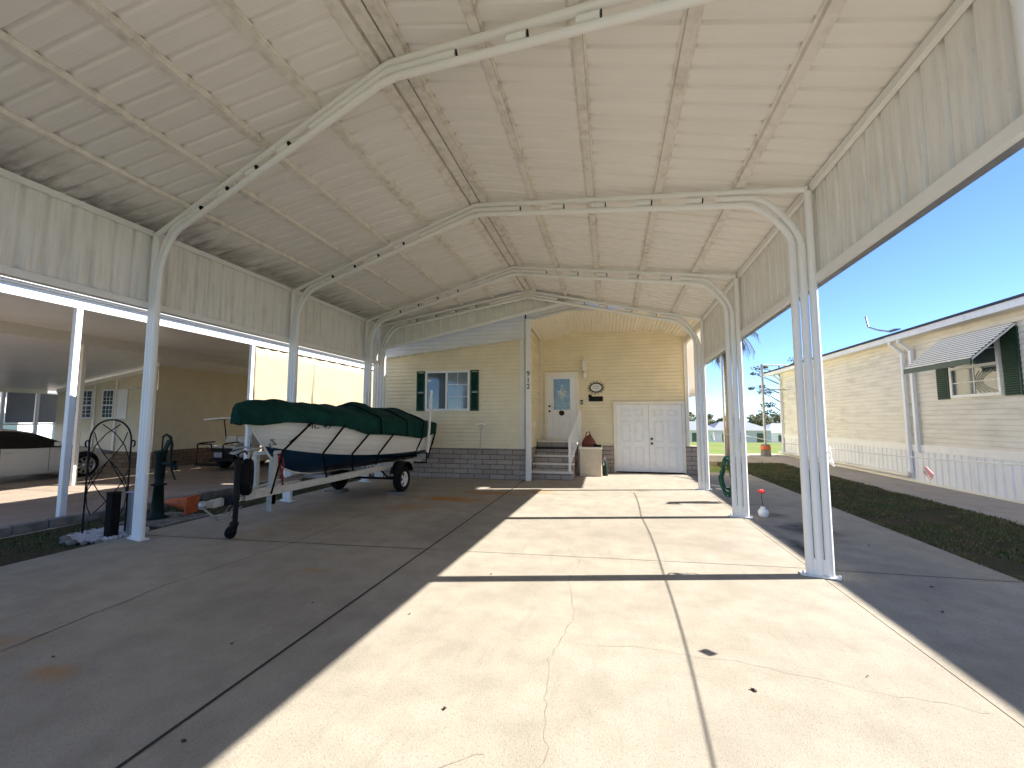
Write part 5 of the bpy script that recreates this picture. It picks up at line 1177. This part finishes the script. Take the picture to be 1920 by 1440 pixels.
# ---------------------------------------------------------------- beyond the houses on the right
pf = thing('pole_frame', (6.5, 20.6, 0), 'tall grey steel frame with cross bars standing in an orange striped barrel', 'frame')
mb = MB(); mb.tube([(6.50, 20.5, 0), (6.50, 20.5, 3.98)], 0.055, 8); mb.build('mast', 'galv', pf)
for z in (3.93, 2.86): mb = MB(); mb.tube([(6.50, 20.5, z), (8.6, 21.2, z + 0.02)], 0.03, 6); mb.build('cross_bar', 'galv', pf)
mb = MB(); mb.lathe([(0.24, -0.05), (0.20, 0.05), (0.17, 0.5), (0.0001, 0.5)], (6.5, 20.5, 0)); mb.build('barrel', 'stone', pf)
mb = MB(); mb.lathe([(0.20, 0.28), (0.19, 0.45)], (6.5, 20.5, 0)); mb.build('barrel_band', 'orange', pf)
for k, (x, y, lab) in enumerate(((3.87, 16.2, 'tall thin grey pole just left of the palm trunk'), (3.05, 15.8, 'thin pole seen beyond the porch pier, left of the carport post'))):
    mb = MB(); mb.tube([(x, y, -0.1), (x, y, 6.5)], 0.035, 8); tag(mb.build('slender_pole', 'galv'), lab, 'pole')
pl = thing('palm_tree', (4.1, 16.6, 0), 'palm with ringed trunk and dry drooping fronds beyond the carport', 'tree')
mb = MB(); pts = []; rd = []
for i in range(40):
    t = i/39; pts.append((4.03 + 0.20*t + 0.06*math.sin(t*5), 16.6, -0.2 + 5.0*t)); rd.append(0.15 - 0.04*t + (0.008 if i % 2 else 0))
mb.tube(pts, 0.1, 12, radii=rd); mb.build('trunk', 'bark', pl)
mb = MB()
for k in range(46):
    a = random.uniform(0, 2*PI); el = random.uniform(-1.1, 1.1); L_ = random.uniform(0.8, 1.35); c0 = Vector((4.22, 16.6, 4.72)); prev = c0; n = 10; dirv = Vector((math.cos(a)*math.cos(el), math.sin(a)*math.cos(el), math.sin(el)))
    for i in range(n):
        dirv = (dirv + Vector((0, 0, -0.20))).normalized(); q = prev + dirv*(L_/n); mb.bar(prev, q, 0.02, 0.015)
        sd_ = dirv.cross(Vector((0,0,1))).normalized() if abs(dirv.z) < .98 else Vector((math.sin(a), -math.cos(a), 0))
        for s in (-1, 1):
            for h in (0, .5):
                b_ = prev.lerp(q, h); tip = b_ + sd_*s*0.26*(1 - i/n*.5) + dirv*0.16 + Vector((0,0,-0.20 - random.random()*.14)); mb.add([b_, b_ + dirv*0.035, tip], [(0,1,2)])
        prev = q
mb.build('crown', 'frond', pl, recalc=False)

def leaf_clump(mb, c, r, n, s, flat=1.0):
    for _ in range(n):
        d_ = Vector((random.gauss(0,1), random.gauss(0,1), random.gauss(0,1))).normalized()*r*random.random()**0.4; p = Vector(c) + Vector((d_.x, d_.y, d_.z*flat))
        u = Vector((random.gauss(0,1), random.gauss(0,1), random.gauss(0,1))).normalized()*s*random.uniform(.6, 1.3); v = u.orthogonal().normalized()*s*0.55
        mb.add([p - u, p + v, p + u, p - v], [(0,1,2,3)])
def tree(name, x, y, zb, h, cr, label, group=None, m='leafsun', leaf=0.22, n=90, nc=12, cat='tree'):
    t = thing(name, (x, y, zb), label, cat, group); mb = MB(); lean = random.uniform(-.3, .3)
    mb.tube([(x, y, zb - .3), (x + lean*.4, y, zb + h*.35), (x + lean, y, zb + h*.75)], 0.2, 8, radii=[h*.035, h*.026, h*.012])
    C_ = []
    for k in range(nc):
        a = k*2.4 + random.random(); rr = cr*random.uniform(.25, .85); cz = zb + h*random.uniform(.42, .9); p = Vector((x + lean + math.cos(a)*rr, y + math.sin(a)*rr, cz)); C_.append(p)
        mb.tube([(x + lean*.5, y, zb + h*.35), ((x + lean*.5 + p.x)/2, (y + p.y)/2, (zb + h*.4 + cz)/2), p], 0.05, 5, radii=[h*.014, h*.009, h*.004])
    mb.build('trunk', 'bark', t); mb = MB()
    for p in C_: leaf_clump(mb, p, cr*random.uniform(.3, .5), n, leaf, .7)
    mb.build('crown', m, t, recalc=False); return t
# pine behind the right home: sparse with bare limbs
pn = thing('pine_tree', (15.0, 44, -1), 'sparse pine with bare limbs rising behind the far corner of the right home', 'tree')
mb = MB(); bx_, by_ = 15.5, 44.0; mb.tube([(bx_, by_, -1.2), (bx_ + .2, by_, 3), (bx_ - .1, by_, 6.6)], .2, 8, radii=[.22, .15, .06]); ends = []
for k in range(13):
    z = 1.3 + k*0.42; a = (PI if k % 2 else 0.3) + random.uniform(-.5, .5); L_ = random.uniform(1.2, 2.5); p = Vector((bx_ + math.cos(a)*L_, by_ + math.sin(a)*L_*.6, z + random.uniform(.1, .9)))
    mb.tube([(bx_, by_, z - .3), ((bx_ + p.x)/2, (by_ + p.y)/2, z + .3), p], .03, 5, radii=[.07, .045, .02]); ends += [p, p.lerp(Vector((bx_, by_, z)), .35) + Vector((0, 0, .25))]
mb.build('trunk', 'bark', pn); mb = MB()
for p in ends: leaf_clump(mb, p, random.uniform(.28, .6), 60, .11, .55)
mb.build('crown', 'pine', pn, recalc=False)
i = 0
random.seed(21)
for x in [13 + 2.5*k for k in range(22)]:
    y = 108 + random.uniform(-6, 6); h = random.uniform(4.6, 6.6); i += 1
    tree('broadleaf_tree', x + random.uniform(-1.2, 1.2), y, -2.5, h, random.uniform(2.3, 3.4), 'dark bushy tree in the row beyond the far white homes', 'trees beyond the far homes', 'leafsun', .30, 90, 9)
# far homes across the lawn
def far_home(x0, x1, y, roofm, wallm, label, zr_, zb=-2.4, yy=9.0, gable=False):
    t = thing('far_house', ((x0 + x1)/2, y, zb), label, 'house', None); mb = MB(); mb.box(x0, x1, y, y + yy, zb - .3, zr_ - 1.1); mb.build('wall', wallm, t)
    mb = MB(); mb.add([(x0 - .4, y - .4, zr_ - 1.15), (x1 + .4, y - .4, zr_ - 1.15), (x1 + .4, y + yy + .4, zr_ - 1.15), (x0 - .4, y + yy + .4, zr_ - 1.15), ((x0 + (x1 - x0)*.25), y + yy/2, zr_), ((x0 + (x1 - x0)*.75), y + yy/2, zr_)], [(0,1,5,4), (1,2,5), (2,3,4,5), (3,0,4), (0,3,2,1)]); mb.build('roof', roofm, t)
    x = x0 + 0.9
    while x < x1 - 1.2:
        mb = MB(); mb.box(x, x + .8, y - .03, y - .002, zb + 1.0, zr_ - 1.5); mb.build('window', 'glass', t); x += 2.1
    return t
far_home(9.5, 13.2, 60, 'roofgrey', 'white', 'far white home with grey roof seen left of the palm trunk', 1.35)
far_home(13.6, 20.4, 62, 'roofgrey', 'bluewall', 'far pale blue home with wide grey roof between palm and steel frame', 1.30)
far_home(21.0, 27.5, 64, 'white', 'white', 'far white home with white roof right of the steel frame', 1.00)
# small dark leaves and litter on the concrete
for k, (x, y, s) in enumerate(((0.518, 3.22, .0), (0.78, 2.85, .028), (-0.9, 2.3, .018), (-1.6, 3.3, .014), (-2.6, 2.6, .016), (-2.5, 3.3, .014), (1.5, 3.15, .010), (0.3, 1.75, .015), (2.6, 4.3, .02), (2.9, 4.9, .03), (3.0, 3.9, .02), (2.75, 3.4, .016), (-3.6, 2.2, .02), (-1.2, 4.3, .015), (-2.05, 1.8, .02), (3.1, 6.3, .025))):
    if s == 0: continue
    mb = MB(); n = 7; c_ = (0, 0, 0.012); s *= 0.7; vs = [c_] + [(s*math.cos(2*PI*q/n)*random.uniform(.9, 1.2), s*math.sin(2*PI*q/n)*random.uniform(.5, .9), random.uniform(0.002, 0.010)) for q in range(n)]
    mb.add(vs, [(0, q + 1, (q + 1) % n + 1) for q in range(n)]); o = mb.build('dry_leaf', 'brownwood', recalc=False); o.location = (x, y, 0.001); o.rotation_euler = (0, 0, random.uniform(0, 6))
    so = o.modifiers.new('s', 'SOLIDIFY'); so.thickness = 0.001
    tag(o, 'tiny dark dry leaf lying on the concrete', 'leaf', 'dry leaves on the concrete')
